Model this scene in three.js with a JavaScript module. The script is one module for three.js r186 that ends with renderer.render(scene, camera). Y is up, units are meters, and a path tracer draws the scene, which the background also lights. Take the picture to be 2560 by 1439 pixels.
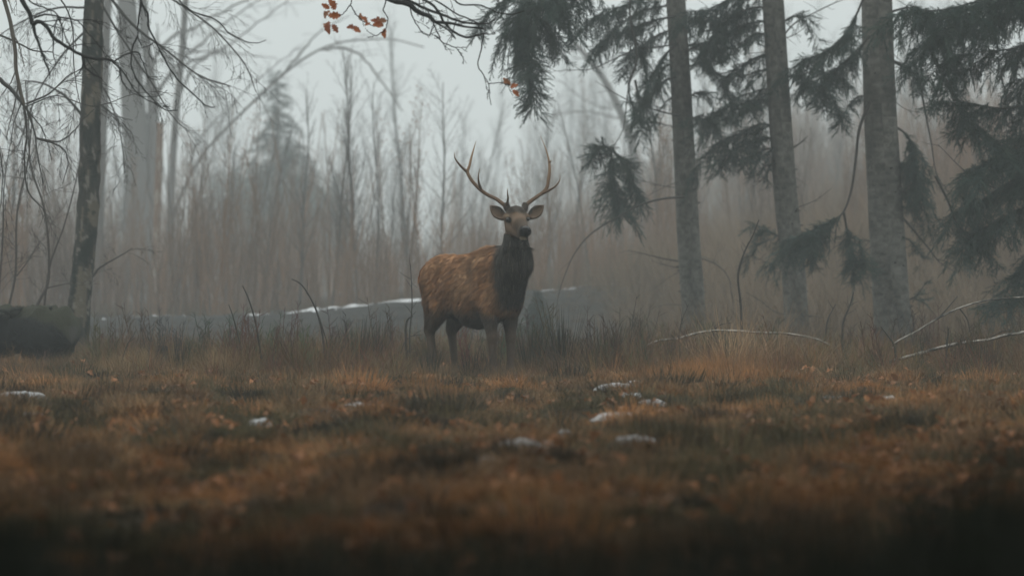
import * as THREE from 'three';
import { mergeGeometries } from 'three/addons/utils/BufferGeometryUtils.js';

// ------------------------------------------------------------------ camera, sky, sun, haze, exposure
const FPX = 9600;                                   // focal length in pixels of the 2560 wide photograph
const CAM_Y = 1.0;
const scene = new THREE.Scene();
const camera = new THREE.PerspectiveCamera(2 * Math.atan(719.5 / FPX) * 180 / Math.PI, 2560 / 1439, 0.1, 3000);
camera.position.set(0, CAM_Y, 0);
camera.lookAt(0, CAM_Y, -10);
camera.focus = 42;
camera.userData.fStop = 2.0;
const renderer = new THREE.WebGLRenderer({ antialias: true });
renderer.toneMapping = THREE.LinearToneMapping;
renderer.toneMappingExposure = 1.24;
renderer.shadowMap.enabled = true;
{
  const W = 64, H = 64, data = new Float32Array(W * H * 4);
  for (let r = 0; r < H; r++) {
    const up = Math.sin(((r + 0.5) / H - 0.5) * Math.PI), k = up > 0 ? 0.66 * (1 + 1.5 * up) : 0.10;
    for (let c = 0; c < W; c++) data.set([k * 0.935, k * 0.995, k * 0.990, 1], (r * W + c) * 4);
  }
  const sky = new THREE.DataTexture(data, W, H, THREE.RGBAFormat, THREE.FloatType);
  sky.mapping = THREE.EquirectangularReflectionMapping; sky.magFilter = THREE.LinearFilter; sky.needsUpdate = true;
  scene.background = sky; scene.environment = sky;
}
const sun = new THREE.DirectionalLight(0xfff1e0, 0.5);
sun.position.set(-14, 60, -30); sun.target.position.set(0, 0, -42);
sun.castShadow = true; sun.shadow.radius = 60;
Object.assign(sun.shadow.camera, { left: -60, right: 60, top: 60, bottom: -60, near: 1, far: 200 });
scene.add(sun, sun.target);
scene.fog = new THREE.FogExp2(new THREE.Color(0.90, 0.95, 0.95), 0.0023);

// ------------------------------------------------------------------ helpers
let seed = 7;
const rnd = () => { seed = (seed + 0x6d2b79f5) | 0; let t = Math.imul(seed ^ (seed >>> 15), 1 | seed); t = (t + Math.imul(t ^ (t >>> 7), 61 | t)) ^ t; return ((t ^ (t >>> 14)) >>> 0) / 4294967296; };
const reseed = (s) => { seed = s * 7919; rnd(); };
const rr = (a, b) => a + (b - a) * rnd();
const gauss = () => (rnd() + rnd() + rnd() + rnd() - 2) * 1.0;
const V = (x, y, z) => new THREE.Vector3(x, y, z);
const clamp = (x, a = 0, b = 1) => Math.min(b, Math.max(a, x));
const sst = (a, b, x) => { const t = clamp((x - a) / (b - a)); return t * t * (3 - 2 * t); };
const lerp = (a, b, t) => a + (b - a) * t;
const hash = (x, y, z = 0) => { let h = Math.imul(x, 374761393) + Math.imul(y, 668265263) + Math.imul(z, 1274126177) | 0; h = Math.imul(h ^ (h >>> 13), 1274126177); return ((h ^ (h >>> 16)) >>> 0) / 4294967296; };
function noise(x, y, z = 0) {
  const X = Math.floor(x), Y = Math.floor(y), Z = Math.floor(z), s = (t) => t * t * (3 - 2 * t), a = s(x - X), b = s(y - Y), c = s(z - Z);
  const q = (k) => lerp(lerp(hash(X, Y, Z + k), hash(X + 1, Y, Z + k), a), lerp(hash(X, Y + 1, Z + k), hash(X + 1, Y + 1, Z + k), a), b);
  return c === 0 ? q(0) : lerp(q(0), q(1), c);
}
const fbm = (x, y, z = 0, n = 4) => { let s = 0, a = 0.5, t = 0; for (let i = 0; i < n; i++) { s += a * noise(x, y, z); t += a; a *= 0.5; x = x * 2.03 + 17.1; y = y * 2.03 + 9.7; z = z * 2.03; } return s / t; };
const W = (px, py, d) => V((px - 1280) / FPX * d, CAM_Y + (719.5 - py) / FPX * d, -d);   // the place at depth d seen at that spot of the photograph
const mat = (r, g, b, o = {}) => new THREE.MeshPhysicalMaterial({ specularIntensity: 0.25, color: new THREE.Color(r, g, b), roughness: 0.92, ...o });

const used = {};
const numbered = (n) => { const k = used[n] = (used[n] ?? -1) + 1; return k ? n + '_' + String(k).padStart(3, '0') : n; };
function thing(name, label, category, pos = [0, 0, 0], group) {
  const o = new THREE.Group(); o.name = numbered(name); o.position.set(...pos); scene.add(o);
  Object.assign(o.userData, { label, category }); if (group) o.userData.group = group;
  return o;
}
function copyOf(src, name, label, group) {
  const o = src.clone(); o.name = numbered(name); scene.add(o);
  o.userData = { label, category: src.userData.category }; if (group) o.userData.group = group;
  return o;
}
function shadows(m) { m.castShadow = m.receiveShadow = true; return m; }

class MB {                                            // collects strips and tubes, then makes one named mesh
  constructor() { this.p = []; this.n = []; this.c = []; this.u = []; this.i = []; }
  get count() { return this.p.length / 3; }
  vert(p, n, c, u = 0, v = 0) { this.p.push(p.x, p.y, p.z); this.n.push(n.x, n.y, n.z); if (c) this.c.push(c[0], c[1], c[2]); this.u.push(u, v); return this.count - 1; }
  tube(pts, rad, sides = 6, col = null, rough = 0, cap = true) {
    const R = typeof rad === 'function' ? rad : (t) => lerp(rad[0], rad[1], t), N = pts.length;
    let up = null, base = this.count, len = 0;
    for (let k = 0; k < N; k++) {
      const t = pts[Math.min(N - 1, k + 1)].clone().sub(pts[Math.max(0, k - 1)]).normalize();
      if (!up) up = Math.abs(t.y) < 0.9 ? V(0, 1, 0) : V(1, 0, 0);
      const s = up.clone().cross(t).normalize(), w = t.clone().cross(s).normalize(); up = w;
      if (k) len += pts[k].distanceTo(pts[k - 1]);
      const f = k / (N - 1);
      for (let j = 0; j <= sides; j++) {
        const a = j / sides * Math.PI * 2, n = s.clone().multiplyScalar(Math.cos(a)).addScaledVector(w, Math.sin(a));
        let r = R(f);
        if (rough) r *= 1 + rough * (fbm(Math.cos(a) * 2 + 9, Math.sin(a) * 2 + 5, len * 5, 3) - 0.5);
        this.vert(pts[k].clone().addScaledVector(n, r), n, col ? (typeof col === 'function' ? col(pts[k], n, f, a) : col) : null, j / sides, len);
      }
    }
    for (let k = 0; k < N - 1; k++) for (let j = 0; j < sides; j++) {
      const a = base + k * (sides + 1) + j, b = a + sides + 1;
      this.i.push(a, a + 1, b, b, a + 1, b + 1);
    }
    if (cap && sides > 4) for (const [k, dir] of [[0, -1], [N - 1, 1]]) {
      const t = pts[k].clone().sub(pts[k ? k - 1 : 1]).normalize();
      const c = this.vert(pts[k], t, this.c.length ? this.c.slice((base + k * (sides + 1)) * 3, (base + k * (sides + 1)) * 3 + 3) : null, 0.5, 0);
      const ring = [];
      for (let j = 0; j <= sides; j++) { const q = (base + k * (sides + 1) + j) * 3; ring.push(this.vert(V(this.p[q], this.p[q + 1], this.p[q + 2]), t, this.c.length ? this.c.slice(q, q + 3) : null, j / sides, 0)); }
      for (let j = 0; j < sides; j++) dir > 0 ? this.i.push(c, ring[j], ring[j + 1]) : this.i.push(c, ring[j + 1], ring[j]);
    }
    return this;
  }
  tri(a, b, c, n, col) { const k = this.vert(a, n, col); this.vert(b, n, col); this.vert(c, n, col); this.i.push(k, k + 1, k + 2); }
  blade(p, dir, bend, len, w, segs = 3, col = null) {   // a tapering blade that bends over
    const side = dir.clone().cross(bend).normalize(); if (!side.lengthSq()) side.set(1, 0, 0);
    let q = p.clone(), d = dir.clone(), base = this.count;
    for (let k = 0; k <= segs; k++) {
      const f = k / segs, ww = w * (1 - f * 0.85) * 0.5, n = side.clone().cross(d).normalize();
      const cc = col ? (typeof col === 'function' ? col(f) : col) : null;
      this.vert(q.clone().addScaledVector(side, -ww), n, cc, 0, f); this.vert(q.clone().addScaledVector(side, ww), n, cc, 1, f);
      d.addScaledVector(bend, 1 / segs).normalize(); q = q.clone().addScaledVector(d, len / segs);
    }
    for (let k = 0; k < segs; k++) { const a = base + k * 2; this.i.push(a, a + 1, a + 2, a + 2, a + 1, a + 3); }
  }
  geometry() {
    const g = new THREE.BufferGeometry();
    g.setAttribute('position', new THREE.Float32BufferAttribute(this.p, 3)); g.setAttribute('normal', new THREE.Float32BufferAttribute(this.n, 3));
    g.setAttribute('uv', new THREE.Float32BufferAttribute(this.u, 2));
    if (this.c.length) g.setAttribute('color', new THREE.Float32BufferAttribute(this.c, 3));
    g.setIndex(this.i); return g;
  }
  build(name, m, parent) { const o = shadows(new THREE.Mesh(this.geometry(), m)); o.name = name; (parent ?? scene).add(o); return o; }
}
function curve(pts, n) { return new THREE.CatmullRomCurve3(pts, false, 'centripetal').getPoints(n ?? pts.length * 4); }
function instanced(name, geo, m, mats, cols, parent) {
  const o = shadows(new THREE.InstancedMesh(geo, m, mats.length)); o.name = parent ? name : numbered(name);
  mats.forEach((x, k) => { o.setMatrixAt(k, x); if (cols) o.setColorAt(k, cols[k]); });
  o.userData.kind = 'stuff'; (parent ?? scene).add(o); return o;
}
const Q = new THREE.Quaternion(), Y1 = V(0, 1, 0), Z1 = V(0, 0, 1);
const place = (p, turn, s, tilt = 0) => new THREE.Matrix4().compose(p, new THREE.Quaternion().setFromEuler(new THREE.Euler(tilt * Math.sin(turn * 3), turn, tilt * Math.cos(turn * 3))), Array.isArray(s) ? V(...s) : V(s, s, s));
function barkTexture(w, h, f, srgb) {
  const data = new Uint8Array(w * h * 4);
  for (let y = 0; y < h; y++) for (let x = 0; x < w; x++) { const c = f(x / w, y / h); for (let k = 0; k < 3; k++) data[(y * w + x) * 4 + k] = clamp(Array.isArray(c) ? c[k] : c) * 255; data[(y * w + x) * 4 + 3] = 255; }
  const t = new THREE.DataTexture(data, w, h); t.wrapS = t.wrapT = THREE.RepeatWrapping; t.magFilter = THREE.LinearFilter; t.needsUpdate = true;
  if (srgb) t.colorSpace = THREE.SRGBColorSpace; return t;
}

// ------------------------------------------------------------------ terrain
const BANK = [[-60, 0.2], [-20, 0.28], [-9.4, 0.314], [-6, 0.36], [-4.2, 0.49], [-2.4, 0.68], [-1.5, 0.76], [2.5, 1.04], [5, 1.3], [8, 1.75], [12, 2.6], [20, 3.6], [60, 5]];
const bankTop = (x) => { let k = 0; while (k < BANK.length - 2 && x > BANK[k + 1][0]) k++; const [a, b] = [BANK[k], BANK[k + 1]]; return lerp(a[1], b[1], clamp((x - a[0]) / (b[0] - a[0]))); };
function ground(x, z) {
  const d = -z, fine = sst(110, 60, d);
  const low = -0.26 * sst(45, 62, d) * sst(12, -2, x) - 0.10 * sst(46, 60, d) * sst(-2, 10, x);
  const rim = 0.10 * sst(30, 35, d) * sst(41, 37, d) * (fbm(x * 1.1 + 60, d * 0.5, 0, 3) - 0.35) * sst(0.5, 1.2, Math.abs(x + 0.42));
  const bank = rim + lerp(low, bankTop(x), sst(69, 85, d)) + Math.max(0, d - 85) * lerp(0.004, 0.035, sst(-2, 14, x));
  const hum = (fbm(x * 0.9 + 40, z * 0.5 + 7, 0, 3) - 0.5) * 0.18 + (fbm(x * 2.2, z * 1.7 + 3, 0, 3) - 0.5) * 0.27 + 0.10 * sst(12, 18, -z) * sst(41, 37, -z) * (noise(x * 3.4 + 11, z * 2.2) - 0.5);
  const stand = sst(0.7, 1.7, Math.hypot(x + 0.416, z + 42));            // level where the stag stands
  return bank + hum * lerp(0.35, 1, fine) * stand;
}
function groundAt(px, py) {                         // where the ray through that spot meets the ground
  for (let d = 6; d < 300; d += 0.05) { const p = W(px, py, d); if (p.y <= ground(p.x, p.z)) return p; }
  return W(px, py, 100);
}
const onGround = (px, d, lift = 0) => { const x = (px - 1280) / FPX * d; return V(x, ground(x, -d) + lift, -d); };
{
  const rows = [-60, -20]; for (let d = -8; d < 8; d += 0.5) rows.push(d); for (let d = 8; d < 50; d += 0.13) rows.push(d); for (let d = 50; d < 92; d += 0.35) rows.push(d); for (let d = 92; d < 480; d *= 1.02) rows.push(d);
  const N = 170, mb = new MB();
  for (const d of rows) {
    const half = Math.max(8, Math.abs(d) * 0.22 + 4);
    for (let j = 0; j <= N; j++) {
      const t = (j / N) * 2 - 1; let x = half * Math.sign(t) * Math.pow(Math.abs(t), 1.25); if (j === 0) x = -130; if (j === N) x = 130;
      const z = -d, y = ground(clamp(x, -60, 60), z), e = 0.08;
      const n = V(ground(x - e, z) - ground(x + e, z), 2 * e, ground(x, z - e) - ground(x, z + e)).normalize();
      const k = fbm(x * 0.7 + 5, z * 0.45, 0, 4), g = fbm(x * 1.3 + 90, z * 1.1, 0, 3), bank = sst(62, 70, d) * sst(6, 0, x);
      let c = [lerp(0.045, 0.10, k), lerp(0.034, 0.062, k), lerp(0.022, 0.036, k)];
      const moss = sst(0.5, 0.68, g); c = [lerp(c[0], 0.035, moss), lerp(c[1], 0.042, moss), lerp(c[2], 0.018, moss)];
      const gr = 0.6 + 0.8 * fbm(x * 2.5, z * 0.8 + 30, 0, 4); c = [lerp(c[0], 0.042 * gr, bank), lerp(c[1], 0.042 * gr, bank), lerp(c[2], 0.038 * gr, bank)];
      mb.vert(V(x, y, z), n, c, x, z);
    }
  }
  for (let r = 0; r < rows.length - 1; r++) for (let j = 0; j < N; j++) { const a = r * (N + 1) + j, b = a + N + 1; mb.i.push(a, a + 1, b, b, a + 1, b + 1); }
  const grain = barkTexture(256, 256, (u, v) => 0.55 + 0.9 * (fbm(u * 24, v * 24, 0, 4) - 0.5) + 0.25 * (hash(u * 256 | 0, v * 256 | 0) - 0.5), false);
  grain.repeat.set(1.1, 1.1);
  const o = mb.build('ground', new THREE.MeshPhysicalMaterial({ specularIntensity: 0.25, vertexColors: true, map: grain, bumpMap: grain, bumpScale: 0.03, roughness: 1 }));
  Object.assign(o.userData, { kind: 'structure', label: 'damp brown forest floor with mossy patches under dead grass', category: 'ground' });
}

// ------------------------------------------------------------------ bark materials
const plates = barkTexture(256, 1024, (u, v) => { const x = u * 24, y = v * 64, c = fbm(x + 3 * fbm(x, y, 0, 2), y, 0, 4); return (0.55 + 0.9 * fbm(u * 7, v * 7 + 4, 0, 4)) * (0.44 + 0.98 * (c - 0.3)) + 0.08 * (hash(u * 256 | 0, v * 1024 | 0) - 0.5); }, false); plates.repeat.set(1, 0.25);
const spruceBark = mat(0.150, 0.146, 0.128, { map: plates, bumpMap: plates, bumpScale: 0.012, roughness: 0.95 });
const darkBark = mat(0.046, 0.043, 0.039, { roughness: 0.9 });
const oakBark = mat(0.030, 0.030, 0.029, { roughness: 0.85, bumpMap: plates, bumpScale: 0.006 });
const twigMat = mat(0.060, 0.052, 0.046);
const paleTwig = mat(0.090, 0.076, 0.062);
const lichenBark = new THREE.MeshPhysicalMaterial({ specularIntensity: 0.25, vertexColors: true, bumpMap: plates, bumpScale: 0.02, roughness: 0.95 });
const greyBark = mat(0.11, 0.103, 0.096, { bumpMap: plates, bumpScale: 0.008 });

// ------------------------------------------------------------------ spruces
function needleSpray(seedNo, len = 0.3, sideShoots = 6) {     // one twig end covered in needles, along +Z
  reseed(seedNo); const mb = new MB();
  const shoot = (p, d, L) => {
    const n = Math.round(L * 260), s = V(0, 1, 0).cross(d).normalize(), w = d.clone().cross(s);
    mb.tube([p, p.clone().addScaledVector(d, L)], [0.004, 0.002], 3);
    for (let k = 0; k < n; k++) {
      const q = p.clone().addScaledVector(d, L * (k + rnd()) / n), a = rnd() * 6.283, o = s.clone().multiplyScalar(Math.cos(a)).addScaledVector(w, Math.sin(a));
      const dir = o.clone().multiplyScalar(0.8).addScaledVector(d, rr(0.45, 0.9)).normalize(), side = dir.clone().cross(d).normalize(), nl = rr(0.018, 0.030);
      mb.tri(q.clone().addScaledVector(side, 0.0027), q.clone().addScaledVector(side, -0.0027), q.clone().addScaledVector(dir, nl), o);
    }
  };
  shoot(V(0, 0, 0), V(0, 0, 1), len);
  for (let k = 0; k < sideShoots; k++) {
    const f = rr(0.1, 0.85), sgn = k % 2 ? 1 : -1, d = V(sgn * rr(0.5, 0.9), rr(-0.25, 0.25), 1).normalize();
    shoot(V(0, 0, len * f), d, len * rr(0.22, 0.42) * (1.15 - f * 0.6));
  }
  return mb.geometry();
}
const sprayGeo = [needleSpray(11), needleSpray(12, 0.3, 4), needleSpray(13, 0.26, 8)];
const needleMat = mat(0.046, 0.072, 0.060, { roughness: 0.8 });
function sprays(list, pts, o) {                       // hang needle twigs along a bough
  const c = new THREE.CatmullRomCurve3(pts, false, 'centripetal'), L = c.getLength(), step = o.step ?? 0.055;
  for (let s = L * (o.from ?? 0.15); s < L; s += step * rr(0.6, 1.4)) {
    const t = s / L, p = c.getPointAt(t), tan = c.getTangentAt(t), side = V(tan.z, 0, -tan.x).normalize();
    for (const sg of [-1, 1]) {
      if (rnd() > (o.fill ?? 0.9)) continue;
      let d = tan.clone().multiplyScalar(rr(0.2, 0.7)).addScaledVector(side, sg * rr(0.25, 0.9)).add(V(0, rr(-0.7, 0.1), 0)).normalize();
      let q = p.clone(), n = Math.max(1, Math.round(o.hang * rr(0.35, 1.1) / 0.22));
      for (let k = 0; k < n; k++) {
        const sc = rr(0.75, 1.15) * (o.scale ?? 1), qt = new THREE.Quaternion().setFromUnitVectors(Z1, d).multiply(new THREE.Quaternion().setFromAxisAngle(Z1, rnd() * 6.28));
        list.push(new THREE.Matrix4().compose(q, qt, V(sc, sc, sc)));
        q = q.clone().addScaledVector(d, 0.2 * sc);
        d = d.clone().add(V(gauss() * 0.14, -(o.droop ?? 0.75), gauss() * 0.14)).normalize();
      }
    }
  }
  if (o.sub !== 0) for (let s = L * ((o.from ?? 0.15) + 0.05); s < L; s += (o.gap ?? 0.22) * rr(0.6, 1.4)) {
    const t = s / L, p = c.getPointAt(t), tan = c.getTangentAt(t), side = V(tan.z, 0, -tan.x).normalize(), l = Math.min(0.9, 0.25 + o.hang * 0.9) * rr(0.5, 1.2), sg = rnd() < 0.5 ? -1 : 1;
    const d = tan.clone().multiplyScalar(rr(0.2, 0.9)).addScaledVector(side, sg * rr(0.4, 1)).add(V(0, rr(-0.5, 0.15), 0)).normalize(), m = p.clone().addScaledVector(d, l * 0.5), e = m.clone().addScaledVector(d.add(V(0, -0.5, 0)).normalize(), l * 0.5);
    sprays(list, [p, m, e], { ...o, sub: 0, from: 0.2, hang: o.hang * rr(0.4, 0.9), step: Math.max(0.05, (o.step ?? 0.055) * 1.3) });
  }
}
function foliage(list, parent) {
  const by = [[], [], []]; list.forEach((m, k) => by[k % 3].push(m));
  by.forEach((b, k) => b.length && instanced('needles', sprayGeo[k], needleMat, b, b.map(() => { const v = rr(0.65, 1.35); return new THREE.Color(v * rr(0.9, 1.15), v, v * rr(0.9, 1.1)); }), parent));
}
function spruce(name, label, axis, d, boughs, sticks, o = {}) {
  const foot = onGround(axis[0][0], d), root = thing(name, label, 'spruce tree', foot.toArray(), 'tall spruces beside the clearing');
  const local = (v) => v.sub(foot);
  const pts = [V(0, -0.2, 0), ...axis.slice(1).map(([x, y]) => local(W(x, y, d)))], top = pts[pts.length - 1];
  const lean = top.clone().sub(pts[pts.length - 3]).normalize();
  const H = o.height ?? 19; pts.push(top.clone().addScaledVector(lean, (H - top.y) * 0.5), top.clone().addScaledVector(lean, H - top.y));
  const r0 = axis[0][2] / FPX * d / 2, r1 = axis[axis.length - 1][2] / FPX * d / 2, ct = new THREE.CatmullRomCurve3(pts, false, 'centripetal').getSpacedPoints(90);
  const mb = new MB(); mb.tube(ct, (t) => { const y = t * H; return y < top.y ? lerp(r0, r1, y / top.y) * (1 + 0.5 * Math.exp(-y / 0.22)) : lerp(r1, 0.02, (y - top.y) / (H - top.y)); }, 22, null, 0.03);
  mb.build('trunk', spruceBark, root);
  const k = new MB();                                  // knots and branch stubs
  for (let i = 0; i < 46; i++) {
    const t = rr(0.02, 0.42), c = ct[Math.round(t * 90)], r = lerp(r0, r1, clamp(t * H / top.y)), a = rr(-0.4, 3.5), n = V(Math.cos(a), rr(-0.2, 0.25), Math.sin(a));
    k.tube([c.clone().addScaledVector(n, r * 0.9), c.clone().addScaledVector(n, r * 1.02 + rr(0.01, 0.05))], [rr(0.012, 0.026), 0.008], 5);
  }
  for (let i = 0; i < 12; i++) { const t = rr(0.03, 0.36), c = ct[Math.round(t * 90)], r = lerp(r0, r1, clamp(t * H / top.y)), a = rr(0, 6.28), d1 = V(Math.cos(a), rr(-0.5, 0.15), Math.sin(a)), q = [c.clone().addScaledVector(d1, r * 0.8)]; for (let j = 0; j < 4; j++) { d1.add(V(gauss() * 0.2, -0.08, gauss() * 0.2)).normalize(); q.push(q[j].clone().addScaledVector(d1, rr(0.06, 0.22))); } k.tube(q, [0.007, 0.002], 4); }
  k.build('branch_stubs', darkBark, root).userData.kind = 'stuff';
  const list = [];
  for (const b of boughs) {
    const bp = b.p.map(([x, y, dd = 0]) => local(W(x, y, d + (b.dd ?? 0) + dd))), m = new MB();
    m.tube(curve(bp), [b.r ?? 0.022, 0.005], 5); m.build('branch', darkBark, root);
    sprays(list, bp, { hang: (b.hang ?? 90) / FPX * d, from: b.from, step: b.step, gap: b.gap, fill: b.fill, droop: b.droop, scale: b.scale });
  }
  for (const b of sticks) { const m = new MB(), bp = b.p.map(([x, y, dd = 0]) => local(W(x, y, d + (b.dd ?? 0) + dd))); m.tube(curve(bp), [b.r ?? 0.016, 0.004], 5); twiglets(m, bp, b.tw ?? 5, 0.25); m.build('dead_branch', darkBark, root); }
  reseed(axis[0][0]);
  const up = o.crown ?? 34;                            // the crown above the frame
  for (let i = 0; i < up; i++) {
    const f = (i + rnd()) / up, y = lerp(top.y + 0.9, H - 0.4, f), a = i * 2.4 + rnd(), L = lerp(3.0, 0.5, f), c = ct[clamp(Math.round(y / H * 90), 0, 90)];
    const e = V(Math.cos(a), 0, Math.sin(a)), bp = [c.clone(), c.clone().addScaledVector(e, L * 0.5).add(V(0, 0.1, 0)), c.clone().addScaledVector(e, L).add(V(0, -0.25 * L * 0.5 + 0.2, 0))], m = new MB();
    m.tube(curve(bp, 6), [0.028, 0.006], 4); m.build('branch', darkBark, root);
    sprays(list, bp, { hang: 0.7, step: 0.2, scale: 1.7, sub: 0 });
  }
  foliage(list, root);
  return root;
}
function twiglets(m, pts, n, len, down = 0.1) {
  const c = new THREE.CatmullRomCurve3(pts, false, 'centripetal');
  for (let i = 0; i < n; i++) {
    const t = rr(0.2, 0.98), p = c.getPointAt(t), d = c.getTangentAt(t).add(V(gauss(), gauss() - down, gauss())).normalize(), L = len * rr(0.4, 1.2), q = [p];
    for (let k = 0; k < 3; k++) { d.add(V(gauss() * 0.3, gauss() * 0.3 - down * 0.5, gauss() * 0.3)).normalize(); q.push(q[k].clone().addScaledVector(d, L / 3)); }
    m.tube(q, [0.005, 0.002], 3);
  }
}
reseed(21);
spruce('spruce_tree', 'straight spruce trunk nearest the stag, hanging green boughs reaching left', [[1742, 860, 62], [1735, 780, 59], [1722, 600, 56], [1712, 400, 51], [1702, 200, 52], [1690, 0, 49], [1686, -60, 48]], 64, [
  { p: [[1690, -70], [1600, -95], [1480, -70], [1390, -40], [1330, -10], [1300, 40]], hang: 150, from: 0.45, dd: -8, step: 0.05, scale: 1.3 },
  { p: [[1330, -30], [1312, 30], [1318, 95], [1322, 150], [1328, 190]], hang: 80, dd: -8, from: 0.1, step: 0.04, scale: 1.3 },
  { p: [[1420, -60], [1400, -10], [1410, 20]], hang: 75, dd: -8, from: 0.1, scale: 1.3 },
  { p: [[1340, 40], [1370, 60], [1385, 90]], hang: 60, dd: -8, from: 0.1, scale: 1.3 },
  { p: [[1290, -30], [1255, 5], [1215, 40], [1205, 55]], hang: 45, dd: -8, from: 0.1 },
  { p: [[1690, -20], [1620, -10], [1560, 15], [1500, 40]], hang: 95, dd: -1.5, step: 0.05 },
  { p: [[1692, 40], [1640, 50], [1580, 70], [1510, 100]], hang: 85, dd: -1, fill: 0.8 },
  { p: [[1575, 40], [1590, 100], [1605, 130], [1612, 160]], hang: 60, dd: -1, from: 0.1 },
  { p: [[1695, 110], [1660, 140], [1625, 200], [1610, 240]], hang: 90, dd: -1.5, step: 0.06, fill: 0.75 },
  { p: [[1690, 190], [1650, 210], [1610, 260]], hang: 70, dd: -0.5, fill: 0.6 },
  { p: [[1591, 160], [1572, 216], [1580, 260], [1588, 285]], hang: 55, dd: -2, from: 0.6 },
  { p: [[1581, -60], [1575, 40], [1592, 130], [1588, 166], [1572, 216], [1566, 266], [1556, 328], [1528, 375]], hang: 20, dd: -2, from: 0.97, r: 0.018 },
  { p: [[1530, 374], [1508, 366], [1490, 378]], hang: 42, dd: -2, from: 0.05, step: 0.035, scale: 1.3 },
  { p: [[1528, 375], [1530, 420], [1534, 470], [1545, 510]], hang: 70, dd: -2, from: 0.05, step: 0.028, scale: 1.3, droop: 1.1 },
  { p: [[1528, 375], [1560, 400], [1580, 450], [1595, 480]], hang: 55, dd: -2, from: 0.1, step: 0.04, scale: 1.3, droop: 1.1 },
  { p: [[1694, 70], [1640, 90], [1590, 130], [1560, 150]], hang: 70, step: 0.06, fill: 0.7 }, { p: [[1698, 150], [1660, 170], [1640, 210], [1630, 250]], hang: 60, step: 0.07, fill: 0.7 }, { p: [[1692, 10], [1600, 30], [1540, 70], [1500, 120]], hang: 60, step: 0.07, fill: 0.6 }, { p: [[1704, 230], [1670, 250], [1640, 290]], hang: 50, step: 0.08, fill: 0.6 }, { p: [[1588, 200], [1598, 250], [1602, 290]], hang: 45, dd: -2, from: 0.2, step: 0.06, fill: 0.8 },
  { p: [[1712, 130], [1760, 110], [1820, 140]], hang: 70, step: 0.06 }, { p: [[1716, 300], [1760, 290], [1800, 310]], hang: 60, step: 0.07 },
  { p: [[1706, 60], [1760, 40], [1800, 60]], hang: 80, fill: 0.8 }, { p: [[1710, 170], [1755, 160], [1800, 190], [1815, 225]], hang: 60, fill: 0.9 },
  { p: [[1712, 250], [1750, 230], [1780, 250]], hang: 55, fill: 0.6 }, { p: [[1708, 120], [1740, 110], [1765, 140]], hang: 60, fill: 0.7 },
], [
  { p: [[1694, 110], [1640, 118], [1590, 124], [1530, 150], [1480, 172], [1430, 175], [1384, 178]], dd: -1 },
  { p: [[1702, 290], [1640, 275], [1570, 250], [1520, 222], [1488, 202]], dd: -1 },
  { p: [[1712, 492], [1660, 496], [1600, 512], [1540, 545], [1480, 582], [1440, 628], [1415, 680], [1396, 740], [1390, 790]], r: 0.020, dd: -3, tw: 3 },
  { p: [[1720, 656], [1660, 646], [1610, 634], [1572, 625]] }, { p: [[1718, 672], [1670, 664], [1630, 652]], r: 0.01 },
  { p: [[1712, 470], [1660, 465], [1600, 450], [1560, 440]], r: 0.008 }, { p: [[1735, 640], [1790, 660], [1820, 690], [1830, 740], [1836, 790]], r: 0.012 },
  { p: [[1700, 318], [1650, 310], [1600, 305]], r: 0.008 },
]);
spruce('spruce_tree', 'middle one of the right-hand spruces, its bare trunk leaning slightly left', [[1998, 880, 62], [1994, 840, 60], [1983, 660, 54], [1966, 500, 53], [1948, 243, 54], [1933, 0, 55], [1929, -60, 54]], 62, [
  { p: [[1932, -40], [1860, -20], [1800, 10], [1750, 35]], hang: 105, step: 0.04 }, { p: [[1934, 20], [1880, 20], [1830, 45], [1790, 70]], hang: 80, step: 0.045 },
  { p: [[1942, 90], [1890, 85], [1850, 110], [1800, 125]], hang: 60, fill: 0.7 }, { p: [[1948, 170], [1890, 180], [1850, 195]], hang: 70, fill: 0.55 },
  { p: [[1952, 255], [1900, 250], [1850, 262], [1800, 275], [1765, 300]], hang: 90, step: 0.045 }, { p: [[1955, 320], [1900, 310], [1860, 330], [1810, 350], [1780, 370]], hang: 75, step: 0.045 },
  { p: [[1958, 380], [1920, 372], [1880, 390], [1850, 400]], hang: 45, fill: 0.8 },
  { p: [[1944, 130], [1900, 140], [1860, 160], [1820, 190]], hang: 60, step: 0.06 }, { p: [[1938, 50], [1870, 60], [1800, 95], [1770, 120]], hang: 80, step: 0.05 }, { p: [[1950, 215], [1900, 225], [1840, 245]], hang: 60, step: 0.06, fill: 0.7 }, { p: [[1956, 350], [1900, 345], [1840, 372], [1800, 400]], hang: 60, step: 0.05 }, { p: [[1960, 400], [1925, 410], [1895, 425]], hang: 30, fill: 0.6 },
  { p: [[1980, 590], [1950, 590], [1925, 580], [1902, 572]], hang: 85, step: 0.06, from: 0.3 },
  { p: [[1950, 60], [1990, 40], [2020, 60]], hang: 50, fill: 0.5 }, { p: [[1955, 190], [2000, 190], [2040, 175], [2070, 185]], hang: 70, step: 0.05 },
], [
  { p: [[1955, 95], [1985, 60], [2030, 35], [2100, 2], [2140, -10]] }, { p: [[1950, 100], [1990, 85], [2010, 70]], r: 0.009 },
  { p: [[1984, 368], [2005, 355], [2022, 338]] }, { p: [[1968, 385], [1925, 372], [1890, 350]], r: 0.012 }, { p: [[1990, 520], [2040, 500], [2080, 470]], r: 0.009 },
  { p: [[1985, 665], [1930, 660], [1895, 645]], r: 0.009 }, { p: [[1994, 790], [1940, 780], [1900, 750], [1865, 730]], r: 0.009 },
]);
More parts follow.
